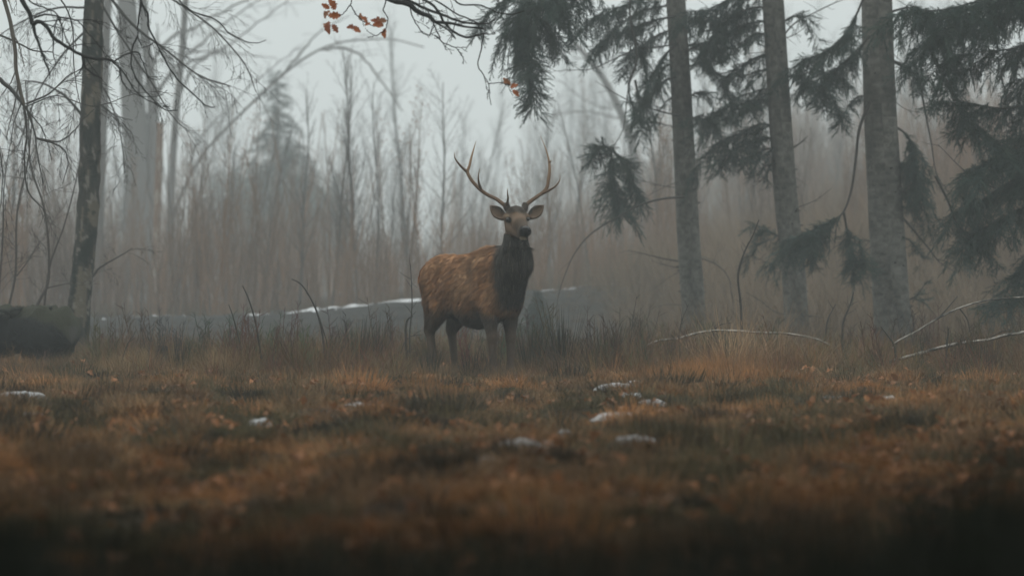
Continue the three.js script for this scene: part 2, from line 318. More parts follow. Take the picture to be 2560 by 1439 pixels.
spruce('spruce_tree', 'thickest spruce trunk on the right, grey bark dotted with knots', [[2238, 890, 96], [2235, 840, 90], [2223, 660, 80], [2214, 500, 77], [2200, 243, 71], [2193, 0, 77], [2192, -60, 76]], 60, [
  { p: [[2170, -30], [2140, 40], [2110, 90], [2060, 130], [2005, 150]], hang: 95, step: 0.035, from: 0.25, dd: -1 }, { p: [[2175, 90], [2140, 130], [2100, 165], [2060, 190]], hang: 80, step: 0.04, dd: -0.8 },
  { p: [[2090, 180], [2062, 215], [2065, 250], [2080, 270]], hang: 55, step: 0.045, dd: -0.8, from: 0.05 }, { p: [[2065, 215], [2090, 260], [2105, 300]], hang: 40, dd: -0.8, from: 0.1 },
  { p: [[2185, 250], [2150, 240], [2115, 270]], hang: 50, fill: 0.5 },
  { p: [[2175, 255], [2150, 320], [2140, 400], [2128, 480], [2105, 535], [2070, 555], [2020, 580], [2000, 590]], hang: 100, from: 0.72, step: 0.022, dd: -1, r: 0.028 },
  { p: [[2060, 560], [2040, 590], [2030, 640]], hang: 70, from: 0.05, step: 0.035, dd: -1 },
  { p: [[2110, 530], [2120, 580], [2130, 620], [2132, 660]], hang: 80, from: 0.25, step: 0.035, dd: -1, droop: 1.2 }, { p: [[2150, 600], [2160, 650]], hang: 50, from: 0.1, dd: -1 },
  { p: [[2230, 310], [2270, 340], [2285, 400], [2290, 450]], hang: 100, step: 0.03, from: 0.2 }, { p: [[2232, 400], [2270, 420], [2300, 470]], hang: 80, step: 0.035 },
  { p: [[2232, 150], [2270, 170], [2290, 200]], hang: 60, fill: 0.7 }, { p: [[2228, 470], [2260, 480], [2285, 510]], hang: 60, step: 0.05 },
  { p: [[2225, 30], [2280, 20], [2330, 60], [2370, 110]], hang: 110, step: 0.035 }, { p: [[2240, 590], [2275, 600], [2295, 620]], hang: 40, fill: 0.4 },
  { p: [[2245, 760], [2290, 740], [2320, 700]], hang: 40, fill: 0.35, from: 0.4 },
], [
  { p: [[2230, 150], [2265, 170], [2295, 192], [2305, 230], [2318, 300], [2330, 360], [2345, 440], [2390, 500]], r: 0.030 },
  { p: [[2254, 540], [2290, 580], [2330, 630], [2350, 655], [2388, 679]], r: 0.022 }, { p: [[2345, 648], [2370, 655], [2390, 670]], r: 0.01 },
  { p: [[2232, 245], [2260, 270], [2300, 282]], r: 0.008 }, { p: [[2210, 605], [2160, 600], [2130, 590]], r: 0.009 },
]);
spruce('spruce_tree', 'dark dense spruce at the right edge, only its drooping boughs in view', [[2760, 900, 100], [2755, 500, 90], [2750, 0, 84], [2748, -60, 82]], 54, [
  { p: [[2750, -140], [2600, -60], [2480, -10], [2380, 20], [2290, 30]], hang: 150, step: 0.034, fill: 0.75, from: 0.1 }, { p: [[2750, -60], [2620, 0], [2500, 40], [2400, 60], [2330, 90]], hang: 130, step: 0.036, fill: 0.75, from: 0.1 },
  { p: [[2750, 20], [2640, 80], [2540, 120], [2450, 130], [2360, 150]], hang: 120, step: 0.039, fill: 0.75, from: 0.1 }, { p: [[2750, 60], [2660, 150], [2600, 190], [2540, 200]], hang: 120, step: 0.046, fill: 0.75 },
  { p: [[2330, 140], [2390, 240], [2440, 310], [2500, 370], [2560, 430], [2620, 520]], hang: 110, step: 0.034, fill: 0.75, from: 0.2 }, { p: [[2750, 160], [2620, 240], [2520, 270], [2430, 260], [2350, 255]], hang: 105, step: 0.036, fill: 0.75, from: 0.15 },
  { p: [[2750, 250], [2640, 330], [2560, 380], [2480, 400], [2420, 430]], hang: 140, step: 0.029, fill: 0.75, from: 0.1 }, { p: [[2750, 330], [2660, 400], [2570, 430], [2500, 470], [2430, 520]], hang: 140, step: 0.029, fill: 0.75, from: 0.1 },
  { p: [[2750, 420], [2650, 490], [2560, 520], [2480, 560], [2430, 590]], hang: 110, step: 0.034, fill: 0.75, from: 0.1 }, { p: [[2750, 520], [2650, 590], [2580, 640], [2540, 680]], hang: 130, step: 0.039, fill: 0.75, from: 0.1 },
  { p: [[2340, 440], [2370, 500], [2395, 560], [2440, 600], [2480, 640]], hang: 40, step: 0.078, fill: 0.75, from: 0.5 }, { p: [[2700, 740], [2600, 740], [2520, 750], [2440, 762]], hang: 25, step: 0.078, fill: 0.75, from: 0.3 },
  { p: [[2750, -60], [2650, -20], [2560, -30], [2480, -30]], hang: 120, step: 0.039, fill: 0.75, dd: 2 }, { p: [[2750, 200], [2680, 260], [2600, 330], [2540, 340]], hang: 150, step: 0.039, fill: 0.75, dd: 1.5 },
], [{ p: [[2330, 130], [2380, 230], [2430, 300], [2500, 370], [2580, 450]], r: 0.03 }, { p: [[2700, 560], [2560, 500], [2430, 440], [2345, 360]], r: 0.02 }], { crown: 40 });

// ------------------------------------------------------------------ far conifers in the haze
reseed(31);
function youngConifer(proto) {
  const root = thing('young_spruce', proto.label, 'spruce tree', [0, 0, 0]), m = new MB(), H = 8;
  m.tube([V(0, -0.2, 0), V(0.03, H * 0.5, 0), V(0, H, 0)], [0.09, 0.01], 6); m.build('trunk', darkBark, root);
  const list = [], bm = new MB();
  for (let i = 0; i < proto.n; i++) {
    const f = Math.pow(i / proto.n, 0.9), y = lerp(0.5, H - 0.15, f), a = i * 2.399 + rnd(), L = lerp(1.7, 0.10, f) * rr(0.3, 1.4), e = V(Math.cos(a), 0, Math.sin(a));
    const bp = [V(0, y, 0), V(0, y + 0.05, 0).addScaledVector(e, L * 0.5), V(0, y - 0.12 * L + 0.1, 0).addScaledVector(e, L)];
    bm.tube(curve(bp, 5), [0.016, 0.004], 3); sprays(list, bp, { hang: 0.3 + 0.3 * (1 - f), step: 0.12, scale: 1.6, from: 0.05, fill: 0.85, sub: 0 });
  }
  bm.build('branches', darkBark, root); foliage(list, root); return root;
}
const conifer = youngConifer({ n: 110, label: 'tallest misty conifer behind the bank, its pointed top above the thicket' });
function setFoot(o, px, d, s, turn = 0, sx = s) { if (d > 84) { const k = (84 + (d - 84) * 4.2) / d; d *= k; s *= k; sx *= k; } const f = onGround(px, d); o.position.copy(f); o.scale.set(sx, s, sx); o.rotation.y = turn; return o; }
setFoot(conifer, 692, 106, 0.775, 0.4, 0.86);
const CON = [[605, 122, 0.60, 'misty conifer left of the tallest one, half its height hidden by twigs'], [775, 124, 0.62, 'misty conifer just right of the tallest one behind the bank'], [545, 130, 0.52, 'leftmost misty conifer of the dark clump behind the bank'], [842, 126, 0.45, 'low misty conifer at the right end of the dark clump']];
CON.push([640, 128, 0.70, 'broad misty conifer hidden behind twigs between the leftmost and the tallest one'], [735, 132, 0.72, 'dim conifer close behind the tallest one on its right side'], [500, 126, 0.42, 'low misty conifer beneath the arching tree'], [585, 116, 0.44, 'short misty conifer in front of the left half of the dark clump'], [810, 120, 0.52, 'bushy misty conifer filling the right half of the dark clump'], [690, 114, 0.40, 'short misty conifer at the foot of the tallest one']);
CON.forEach(([px, d, s, label], k) => setFoot(copyOf(conifer, 'young_spruce', label), px, d * 0.9, s * 0.9 * (0.8 + 0.1 * (k % 4)), k * 1.7, s * 0.9 * (0.95 + 0.12 * (k % 3))));
setFoot(copyOf(conifer, 'young_spruce', 'small dark seedling spruce behind the right side of the stag'), 1345, 74, 0.12, 2.2, 0.26);

// ------------------------------------------------------------------ unseen tall spruces added round the camera to shade the near ground
reseed(41);
{
  const root = thing('spruce_tree', 'unseen dense spruce added beside the camera to shade the near ground', 'spruce tree', [0, 0, 0], 'unseen spruces added to shade the near ground'), m = new MB(), H = 15;
  m.tube([V(0, -0.3, 0), V(0, H * 0.5, 0), V(0, H, 0)], [0.2, 0.02], 10); m.build('trunk', spruceBark, root);
  const list = [], bm = new MB();
  for (let i = 0; i < 130; i++) { const f = i / 130, y = lerp(3.9, H - 0.3, Math.pow(f, 1.25)), a = i * 2.399 + rnd(), r = lerp(4.2, 0.3, f) * rr(0.7, 1.15), e = V(Math.cos(a), 0, Math.sin(a)), bp = [V(0, y, 0), V(0, y + 0.15, 0).addScaledVector(e, r * 0.5), V(0, y - 0.05 * r, 0).addScaledVector(e, r)]; bm.tube(curve(bp, 5), [0.03, 0.006], 3); sprays(list, bp, { hang: 0.45, step: 0.2, scale: 2.6, from: 0.05, fill: 0.95, sub: 0 }); }
  bm.build('branches', darkBark, root); foliage(list, root);
  [[-3.3, 4], [3.4, 6.5], [-3.8, 11], [4.0, 12.5], [-3.0, -3], [3.2, -2], [5.0, 19], [-0.5, -5.5], [-7.2, 7], [7.4, 8], [-7.8, 15], [8.2, 15], [-6.4, 0], [6.6, 1], [-4.0, -8], [3.8, -8]].forEach(([x, d], k) => { const o = k ? copyOf(root, 'spruce_tree', root.userData.label, root.userData.group) : root; o.position.set(x, ground(x, -d), -d); o.rotation.y = k * 1.3; });
}
// ------------------------------------------------------------------ bare trees
function grow(mb, p, d, len, r, lvl, o) {
  const n = [9, 4, 2, 2][lvl], pts = [p.clone()], dd = d.clone();
  for (let k = 0; k < n; k++) { dd.add(V(gauss() * o.wob[lvl], o.trop[lvl] + gauss() * o.wob[lvl] * 0.5, gauss() * o.wob[lvl])).normalize(); pts.push(pts[k].clone().addScaledVector(dd, len / n)); }
  mb.tube(pts, [r, r * 0.22 + 0.001], [6, 4, 3, 3][lvl]);
  if (o.ends && lvl >= 2 && rnd() < o.ends.p) o.ends.list.push(pts[n].clone());
  if (lvl >= o.kids.length) return;
  const kids = Math.max(1, Math.round(o.kids[lvl] * rr(0.75, 1.25)));
  for (let k = 0; k < kids; k++) {
    const t = lerp(o.start[lvl], 0.98, (k + rnd()) / kids), i = Math.min(n - 1, Math.floor(t * n)), f = t * n - i, q = pts[i].clone().lerp(pts[i + 1], f), tan = pts[i + 1].clone().sub(pts[i]).normalize();
    const a = rnd() * 6.283, s = V(0.3, 0.2, 1).cross(tan).normalize(), w = tan.clone().cross(s), out = s.multiplyScalar(Math.cos(a)).addScaledVector(w, Math.sin(a)), an = o.ang[lvl] * rr(0.7, 1.3);
    grow(mb, q, tan.multiplyScalar(Math.cos(an)).addScaledVector(out, Math.sin(an)).normalize(), len * o.ratio[lvl] * rr(0.55, 1.15) * (1.15 - t * 0.75), Math.max(0.0035, r * (1 - t * 0.75) * 0.42), lvl + 1, o);
  }
}
const oakLeafGeo = (() => {
  const pts = [[0, 0], [0.10, 0.12], [0.22, 0.16], [0.16, 0.28], [0.32, 0.38], [0.20, 0.50], [0.30, 0.64], [0.15, 0.76], [0.12, 0.92], [0, 1]];
  const sh = new THREE.Shape([...pts, ...pts.slice(1, -1).reverse().map(([x, y]) => [-x, y])].map(([x, y]) => new THREE.Vector2(x, y))), g = new THREE.ShapeGeometry(sh);
  const p = g.attributes.position; for (let i = 0; i < p.count; i++) { const x = p.getX(i), y = p.getY(i); p.setZ(i, 0.9 * x * x + 0.22 * Math.sin(y * 3) + 0.08 * Math.sin(x * 14 + y * 9)); }
  g.scale(0.1, 0.1, 0.1); g.computeVertexNormals(); return g;
})();
function leafMats(pts, s0, s1) { return pts.map((p) => new THREE.Matrix4().compose(p, new THREE.Quaternion().setFromEuler(new THREE.Euler(rr(1.8, 4.4), rnd() * 6.28, gauss())), V(1, 1, 1).multiplyScalar(rr(s0, s1)))); }
const leafMat = new THREE.MeshPhysicalMaterial({ specularIntensity: 0.25, color: new THREE.Color(1, 1, 1), roughness: 0.9, transmission: 0.3, thickness: 0 });
const brownLeaf = () => new THREE.Color(0.24, 0.115, 0.05).multiplyScalar(rr(0.6, 1.3));
function bareTree(name, label, H, o, seedNo, m, category = 'bare tree') {
  reseed(seedNo); const root = thing(name, label, category, [0, 0, 0]), t = new MB(), c = new MB();
  const opt = { wob: [0.07, 0.16, 0.22, 0.3], trop: [0.06, 0.10, 0.05, 0], kids: [26, 7, 2], start: [0.18, 0.15, 0.2], ang: [0.65, 0.7, 0.7], ratio: [0.36, 0.42, 0.55], r: 0.05, ...o };
  opt.ends = { p: opt.leaves ?? 0, list: [] };
  for (let s = 0; s < (opt.stems ?? 1); s++) {
    const lean = opt.stems ? V(gauss() * 0.25, 1, gauss() * 0.25).normalize() : V(gauss() * 0.05, 1, 0).normalize(), n = c.count, i0 = c.i.length;
    grow(c, V(opt.stems ? gauss() * 0.12 : 0, -0.15, opt.stems ? gauss() * 0.12 : 0), lean, H * (s ? rr(0.6, 1) : 1), opt.r * (s ? 0.8 : 1), 0, opt);
    if (!s) { // the first tube is the main stem: make it the trunk
      const V0 = n, NV = 10 * 7 + (1 + 7) * 2, NI = 9 * 6 * 6 + 2 * 6 * 3;
      t.p = c.p.splice(V0 * 3, NV * 3); t.n = c.n.splice(V0 * 3, NV * 3); t.u = c.u.splice(V0 * 2, NV * 2); t.i = c.i.splice(i0, NI).map((x) => x - V0); c.i = c.i.map((x) => x - NV);
    }
  }
  t.build('trunk', m, root); c.build('crown', m, root);
  if (opt.ends.list.length) instanced('leaves', oakLeafGeo, leafMat, leafMats(opt.ends.list, 0.5, 0.9), opt.ends.list.map(brownLeaf), root);
  return root;
}
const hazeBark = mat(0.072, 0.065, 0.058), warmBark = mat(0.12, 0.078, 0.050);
const PROTO = [
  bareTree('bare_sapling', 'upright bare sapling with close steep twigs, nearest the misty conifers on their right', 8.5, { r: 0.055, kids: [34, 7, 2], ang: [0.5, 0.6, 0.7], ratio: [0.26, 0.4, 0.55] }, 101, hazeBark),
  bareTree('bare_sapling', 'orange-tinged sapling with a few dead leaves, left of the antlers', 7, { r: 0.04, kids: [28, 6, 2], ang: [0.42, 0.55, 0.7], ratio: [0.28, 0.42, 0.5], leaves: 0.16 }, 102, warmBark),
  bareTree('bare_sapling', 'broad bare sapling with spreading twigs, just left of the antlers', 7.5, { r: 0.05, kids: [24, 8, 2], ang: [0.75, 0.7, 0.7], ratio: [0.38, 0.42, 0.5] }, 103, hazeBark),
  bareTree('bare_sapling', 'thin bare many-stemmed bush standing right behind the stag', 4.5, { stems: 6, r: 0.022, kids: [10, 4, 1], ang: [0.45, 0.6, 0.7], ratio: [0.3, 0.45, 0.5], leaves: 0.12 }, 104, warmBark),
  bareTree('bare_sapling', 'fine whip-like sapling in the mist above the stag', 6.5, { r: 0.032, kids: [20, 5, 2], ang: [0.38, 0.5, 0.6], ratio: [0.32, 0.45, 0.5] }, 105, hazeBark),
];
// [prototype, px, depth, scale, turn, label]
const SAPS = [
  [0, 895, 86.2, 0.70, 0], [1, 1018, 85.4, 0.66, 1], [2, 1105, 87, 0.66, 0.5], [3, 1330, 88, 0.8, 0], [4, 1190, 92, 0.72, 2],
  [0, 830, 87, 0.66, 2.4, 'slender bare sapling in front of the rightmost misty conifer'], [0, 748, 86.4, 0.60, 1.2, 'bare sapling crossing in front of the tallest misty conifer'], [4, 935, 86.5, 0.80, 3, 'whip-like sapling beside the tall dark one left of the stag'],
  [2, 985, 110, 0.6, 4, 'spreading bare sapling above the back of the stag'], [1, 1050, 86, 0.58, 5, 'leaf-flecked sapling close behind the rump of the stag'], [0, 1145, 112, 0.62, 3.3, 'pale bare sapling beneath the left antler in the mist'],
  [4, 660, 86, 0.70, 1, 'thin sapling low in front of the dark conifer clump'], [2, 560, 104, 0.70, 2.2, 'bare sapling at the left end of the conifer clump'], [0, 480, 108, 0.68, 1.9, 'bare sapling below the arching tree'],
  [2, 1345, 118, 0.62, 5, 'faint spreading sapling right of the antlers'], [4, 1445, 89, 0.62, 0.3, 'faint whip sapling between the stag and the first spruce'], [1, 1640, 86, 0.5, 2, 'rust-leaved sapling left of the first spruce trunk'],
  [0, 1520, 120, 0.66, 4, 'grey sapling under the lone hanging bough'], [2, 1840, 100, 0.6, 0.9, 'bare sapling between the first and second spruce trunks'], [4, 2090, 96, 0.7, 2, 'bare sapling between the second and third spruce trunks'],
  [1, 120, 96, 0.72, 0.2, 'rusty sapling behind the log at the left'], [2, 30, 88, 0.8, 1, 'spreading sapling at the left edge behind the log'], [0, 290, 100, 0.8, 2, 'bare sapling right of the mossy trunk'],
];
SAPS.forEach(([k, px, d, s, turn, label], i) => setFoot(i < 5 ? PROTO[k] : copyOf(PROTO[k], 'bare_sapling', label), px, d, s, turn, s * 1.05));
reseed(53);
for (let i = 0; i < 34; i++) { const px = i < 18 ? rr(160, 1180) : rr(1340, 2500), d = rr(85.5, 90), k = [0, 1, 2, 4, 1][i % 5], s = rr(0.36, 0.66); setFoot(copyOf(PROTO[k], 'bare_sapling', 'slender bare sapling standing along the snowy top of the bank', 'slender saplings along the bank'), px, d, s, rnd() * 6.28, s * 1.1); }
reseed(55);
for (let i = 0; i < 150; i++) {                         // the wood beyond, thin and alike
  const px = rr(-150, 2710), d = rr(105, 190), k = Math.floor(rnd() * 5), s = rr(0.55, 1.0) ;
  setFoot(copyOf(PROTO[k], 'bare_sapling', 'thin bare sapling fading into the mist of the wood beyond the bank', 'faint saplings of the misty wood'), px, d, s, rnd() * 6.28, s);
}

// a thick stand of whips and shrubs that reads as one mass
function shrubGeo(seedNo, H, stems) { reseed(seedNo); const c = new MB(); for (let s = 0; s < stems; s++) grow(c, V(gauss() * 0.35, -0.1, gauss() * 0.35), V(gauss() * 0.22, 1, gauss() * 0.22).normalize(), H * rr(0.5, 1), 0.013, 0, { wob: [0.06, 0.16, 0.2], trop: [0.05, 0.08, 0.04], kids: [7, 3], start: [0.25, 0.2], ang: [0.5, 0.6], ratio: [0.3, 0.5] }); return c.geometry(); }
const shrubs = [shrubGeo(201, 2.6, 7), shrubGeo(202, 3.6, 6), shrubGeo(203, 1.8, 9)];
reseed(61);
{
  const by = [[], [], []], cols = [[], [], []];
  for (let i = 0; i < 1350; i++) {
    const d = 86 + Math.pow(rnd(), 1.4) * 230, u = rr(-0.17, 0.17), x = u * d, k = Math.floor(rnd() * 3), open = sst(-0.05, -0.025, u) * sst(0.05, 0.02, u), s = rr(0.5, 1.2) * (1 + (d - 86) / 150) * lerp(1, 0.85, open) * lerp(1, 1.25, sst(-0.03, -0.06, u)); 
    by[k].push(place(V(x, ground(x, -d), -d), rnd() * 6.28, s)); const w = clamp(fbm(x * 0.3, d * 0.1) + (rnd() < 0.22 ? 0.5 : 0)), v = rr(0.6, 1.4); cols[k].push(new THREE.Color(lerp(0.075, 0.20, w) * v, lerp(0.066, 0.115, w) * v, lerp(0.058, 0.066, w) * v));
  }
  by.forEach((b, k) => { const o = instanced('thicket', shrubs[k], mat(1, 1, 1), b, cols[k]); Object.assign(o.userData, { label: 'tangled leafless brown undergrowth filling the misty wood beyond the bank', category: 'undergrowth' }); });
}

// ------------------------------------------------------------------ trees drawn after the photograph
function limbTree(name, label, category, d, parts, o = {}) {   // parts: [name, [[px, py, dd]...], width in px at start, at end, twigs, material]
  const first = parts[0][1][0], foot = o.foot ?? onGround(first[0], d), root = thing(name, label, category, foot.toArray(), o.group);
  for (const [pn, pts, w0, w1, tw = 0, m = darkBark, tl = 0.5] of parts) {
    const P = pts.map(([x, y, dd = 0]) => W(x, y, d + dd).sub(foot)), mb = new MB(), c = curve(P, Math.max(8, P.length * 5)); const wg = d / FPX * (d > 100 ? 7 : 2.5), wo = rnd() * 50; c.forEach((q, i) => { if (i && pn !== 'trunk' && pn !== 'stem') { q.x += (noise(i * 0.6 + wo, 3) - 0.5) * wg; q.y += (noise(i * 0.6 + wo, 9) - 0.5) * wg; } });
    if (pn === 'trunk') P[0].y = Math.min(P[0].y, -0.1);
    const k = d / FPX / 2; mb.tube(pn === 'trunk' ? curve(P, o.col ? 240 : 60) : c, (t) => lerp(w0, w1, t) * k * (o.flare && pn === 'trunk' ? 1 + 0.5 * Math.exp(-t * 40) : 1), pn === 'trunk' ? (o.col ? 32 : 18) : 6, o.col && pn === 'trunk' ? o.col : null, pn === 'trunk' ? (o.col ? 0.30 : 0.16) : 0.25);
    if (tw) { const tm = pn === 'trunk' ? new MB() : mb, cc = new THREE.CatmullRomCurve3(P, false, 'centripetal');
      for (let i = 0; i < tw; i++) {
        const t = rr(0.12, 1), q = cc.getPointAt(t), tan = cc.getTangentAt(t), dir = tan.multiplyScalar(0.8).add(V(gauss(), gauss() * 0.9 - (o.droop ?? 0.1), gauss() * 0.8)).normalize();
        grow(tm, q, dir, tl * rr(0.4, 1.2), Math.max(0.0028, w1 * k * 0.5), 1, { wob: [0, 0.28, 0.3, 0.3], trop: [0, -(o.droop ?? 0) * 0.4, -(o.droop ?? 0) * 0.4, 0], kids: [0, o.kids ?? 4, 1], start: [0, 0.2, 0.3], ang: [0, 0.6, 0.6], ratio: [0, 0.45, 0.5], ends: o.ends });
      }
      if (pn === 'trunk') tm.build('twigs', m, root); }
    mb.build(pn, pn === 'trunk' && o.col ? lichenBark : m, root);
  }
  return root;
}
reseed(71);
const patch = (p, n, f, a) => { const l = fbm(Math.cos(a) * 1.6 + 11, p.y * 3.4, Math.sin(a) * 1.6 + 3, 5), s = fbm(Math.cos(a) * 2.4 + 1, p.y * 9, Math.sin(a) * 2.4, 4); let c = [0.036, 0.036, 0.031]; if (l > 0.54 && n.x > -0.4) c = [0.105, 0.092, 0.068]; if (s > 0.65) c = [0.15, 0.14, 0.12]; if (l < 0.40) c = [0.016, 0.021, 0.018]; return c; };
limbTree('mossy_tree', 'dark mossy trunk patched with pale lichen, beside the log at the left', 'bare tree', 57, [
  ['trunk', [[188, 880], [196, 790], [203, 700], [213, 600], [220, 500], [226, 300], [231, 100], [234, 0], [236, -120], [240, -400]], 58, 48, 0],
  ['branch', [[222, 700], [250, 668], [290, 645], [330, 620]], 7, 2, 8], ['branch', [[215, 300], [160, 240], [110, 210], [60, 200]], 9, 3, 16], ['branch', [[236, 250], [290, 290], [330, 300]], 6, 2, 10], ['branch', [[234, -60], [330, 60], [420, 130], [500, 190], [575, 215]], 9, 3, 34, darkBark, 0.9], ['branch', [[236, -20], [300, 90], [380, 210], [430, 290], [470, 330]], 7, 2, 26, darkBark, 0.8], ['branch', [[232, 60], [160, 130], [90, 240], [40, 380]], 7, 2, 26, darkBark, 0.8], ['branch', [[234, 20], [140, 20], [40, 60], [-30, 110]], 7, 2, 24, darkBark, 0.8], ['branch', [[236, -100], [400, -20], [520, 60], [610, 160], [640, 230]], 8, 2, 30, darkBark, 0.9], ['branch', [[228, 180], [270, 240], [300, 340], [310, 430]], 5, 2, 16, darkBark, 0.7],
  ['branch', [[240, -120], [330, -160], [450, -100]], 30, 8, 8], ['branch', [[238, -80], [140, -150], [20, -130]], 30, 8, 20, darkBark, 0.9],
], { col: patch, flare: true, droop: 0.25, kids: 5 });
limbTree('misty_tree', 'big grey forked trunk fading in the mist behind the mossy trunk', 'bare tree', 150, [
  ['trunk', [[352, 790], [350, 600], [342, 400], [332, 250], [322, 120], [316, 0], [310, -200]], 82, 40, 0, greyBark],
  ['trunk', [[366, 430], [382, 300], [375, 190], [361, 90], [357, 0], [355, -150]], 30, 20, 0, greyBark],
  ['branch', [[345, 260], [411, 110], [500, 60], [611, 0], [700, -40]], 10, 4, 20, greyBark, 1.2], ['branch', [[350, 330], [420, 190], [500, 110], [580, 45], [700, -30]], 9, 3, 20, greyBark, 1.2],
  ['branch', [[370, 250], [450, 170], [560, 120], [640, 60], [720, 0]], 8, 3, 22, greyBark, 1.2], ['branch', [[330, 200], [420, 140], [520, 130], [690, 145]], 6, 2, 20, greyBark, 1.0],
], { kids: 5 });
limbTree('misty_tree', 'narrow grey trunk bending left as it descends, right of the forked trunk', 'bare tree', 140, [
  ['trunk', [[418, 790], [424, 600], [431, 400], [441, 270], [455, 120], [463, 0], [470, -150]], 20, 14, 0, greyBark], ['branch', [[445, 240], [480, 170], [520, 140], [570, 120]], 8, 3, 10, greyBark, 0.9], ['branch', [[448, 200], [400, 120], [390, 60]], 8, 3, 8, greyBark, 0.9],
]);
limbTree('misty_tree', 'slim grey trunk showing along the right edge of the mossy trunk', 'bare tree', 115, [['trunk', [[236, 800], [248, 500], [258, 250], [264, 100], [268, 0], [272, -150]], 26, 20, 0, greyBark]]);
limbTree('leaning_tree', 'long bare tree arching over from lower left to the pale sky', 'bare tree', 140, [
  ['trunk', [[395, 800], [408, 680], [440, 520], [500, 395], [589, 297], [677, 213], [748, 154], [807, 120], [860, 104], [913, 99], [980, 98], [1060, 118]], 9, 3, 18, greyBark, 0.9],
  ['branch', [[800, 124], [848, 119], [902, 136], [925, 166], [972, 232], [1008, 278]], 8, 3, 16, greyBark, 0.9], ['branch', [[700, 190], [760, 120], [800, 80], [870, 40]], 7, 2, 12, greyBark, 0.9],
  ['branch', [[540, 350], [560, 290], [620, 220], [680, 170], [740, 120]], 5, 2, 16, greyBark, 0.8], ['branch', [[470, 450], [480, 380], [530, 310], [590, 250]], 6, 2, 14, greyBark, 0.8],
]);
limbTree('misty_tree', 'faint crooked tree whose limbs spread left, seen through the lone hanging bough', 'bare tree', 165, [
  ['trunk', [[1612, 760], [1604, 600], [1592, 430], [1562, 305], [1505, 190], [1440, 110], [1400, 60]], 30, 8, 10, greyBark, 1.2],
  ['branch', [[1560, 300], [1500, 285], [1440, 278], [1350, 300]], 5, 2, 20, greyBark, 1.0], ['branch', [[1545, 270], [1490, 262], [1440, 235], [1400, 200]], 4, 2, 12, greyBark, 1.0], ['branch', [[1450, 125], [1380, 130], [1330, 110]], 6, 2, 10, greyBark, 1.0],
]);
{ // broken birch with peeling bark
  const peel = (p, n, f, a) => { const l = fbm(Math.cos(a) * 3 + 5, p.y * 3, Math.sin(a) * 3, 4); return l > 0.55 ? [0.30, 0.26, 0.22] : [0.15, 0.085, 0.05]; };
  limbTree('broken_birch', 'snapped birch stem with peeling orange and white bark', 'bare tree', 118, [['trunk', [[386, 800], [389, 650], [394, 500], [398, 380], [400, 306]], 20, 17, 0], ['branch', [[392, 560], [372, 470], [366, 370]], 5, 2, 5, twigMat]], { col: peel });
}
limbTree('hazel_bush', 'dark many-stemmed bare bush rising behind the log', 'bush', 54, [
  ['stem', [[75, 800], [100, 745], [117, 713], [121, 630], [108, 517], [75, 412], [70, 300], [62, 200]], 9, 3, 12, twigMat, 0.9], ['stem', [[108, 800], [112, 740], [125, 658], [158, 567], [194, 425], [205, 330]], 7, 2, 12, twigMat, 0.8],
  ['stem', [[18, 800], [21, 767], [37, 688], [42, 525], [69, 400], [80, 280]], 8, 3, 12, twigMat, 0.9], ['stem', [[40, 690], [70, 650], [100, 600]], 4, 2, 5, twigMat, 0.6], ['stem', [[115, 720], [150, 712], [180, 706]], 4, 2, 3, twigMat], ['stem', [[-10, 800], [5, 600], [10, 450], [30, 330]], 6, 2, 12, twigMat, 0.8],
], { kids: 5 });
limbTree('weeping_birch', 'bare birch with drooping fine twigs hanging in at the left edge', 'bare tree', 46, [
  ['trunk', [[-330, 900], [-320, 400], [-300, 0], [-290, -400]], 70, 40, 0, greyBark],
  ['branch', [[-300, -40], [-120, -120], [-20, -60], [8, 0], [33, 97], [42, 195], [60, 262]], 14, 9, 10, paleTwig, 0.7], ['branch', [[-310, 200], [-160, 130], [-60, 160], [0, 200], [30, 228], [58, 263]], 16, 9, 10, darkBark, 0.7],
  ['branch', [[58, 263], [66, 330], [60, 400], [70, 480], [105, 520]], 7, 3, 8, darkBark, 0.6], ['branch', [[62, 264], [85, 330], [95, 400], [110, 470]], 6, 2, 8, darkBark, 0.6], ['branch', [[64, 260], [120, 235], [170, 190], [240, 150]], 6, 2, 8, darkBark, 0.6], ['branch', [[64, 266], [140, 240], [230, 265], [330, 235]], 4, 2, 8, darkBark, 0.6],
  ['branch', [[88, 346], [150, 352], [185, 325], [205, 300], [235, 272]], 5, 2, 5, darkBark, 0.4], ['branch', [[90, 345], [135, 360], [160, 375], [168, 410], [155, 460]], 6, 2, 6, darkBark, 0.4],
  ['branch', [[-300, 0], [-100, 60], [20, 95], [80, 125], [130, 130]], 8, 3, 10, darkBark, 0.7], ['branch', [[-300, -200], [-60, -180], [90, -60], [170, 30], [185, 180], [200, 270]], 7, 2, 12, darkBark, 0.7],
  ['branch', [[-60, 150], [-20, 300], [5, 420], [0, 520]], 6, 2, 12, darkBark, 0.6],
], { droop: 0.5, kids: 5 });

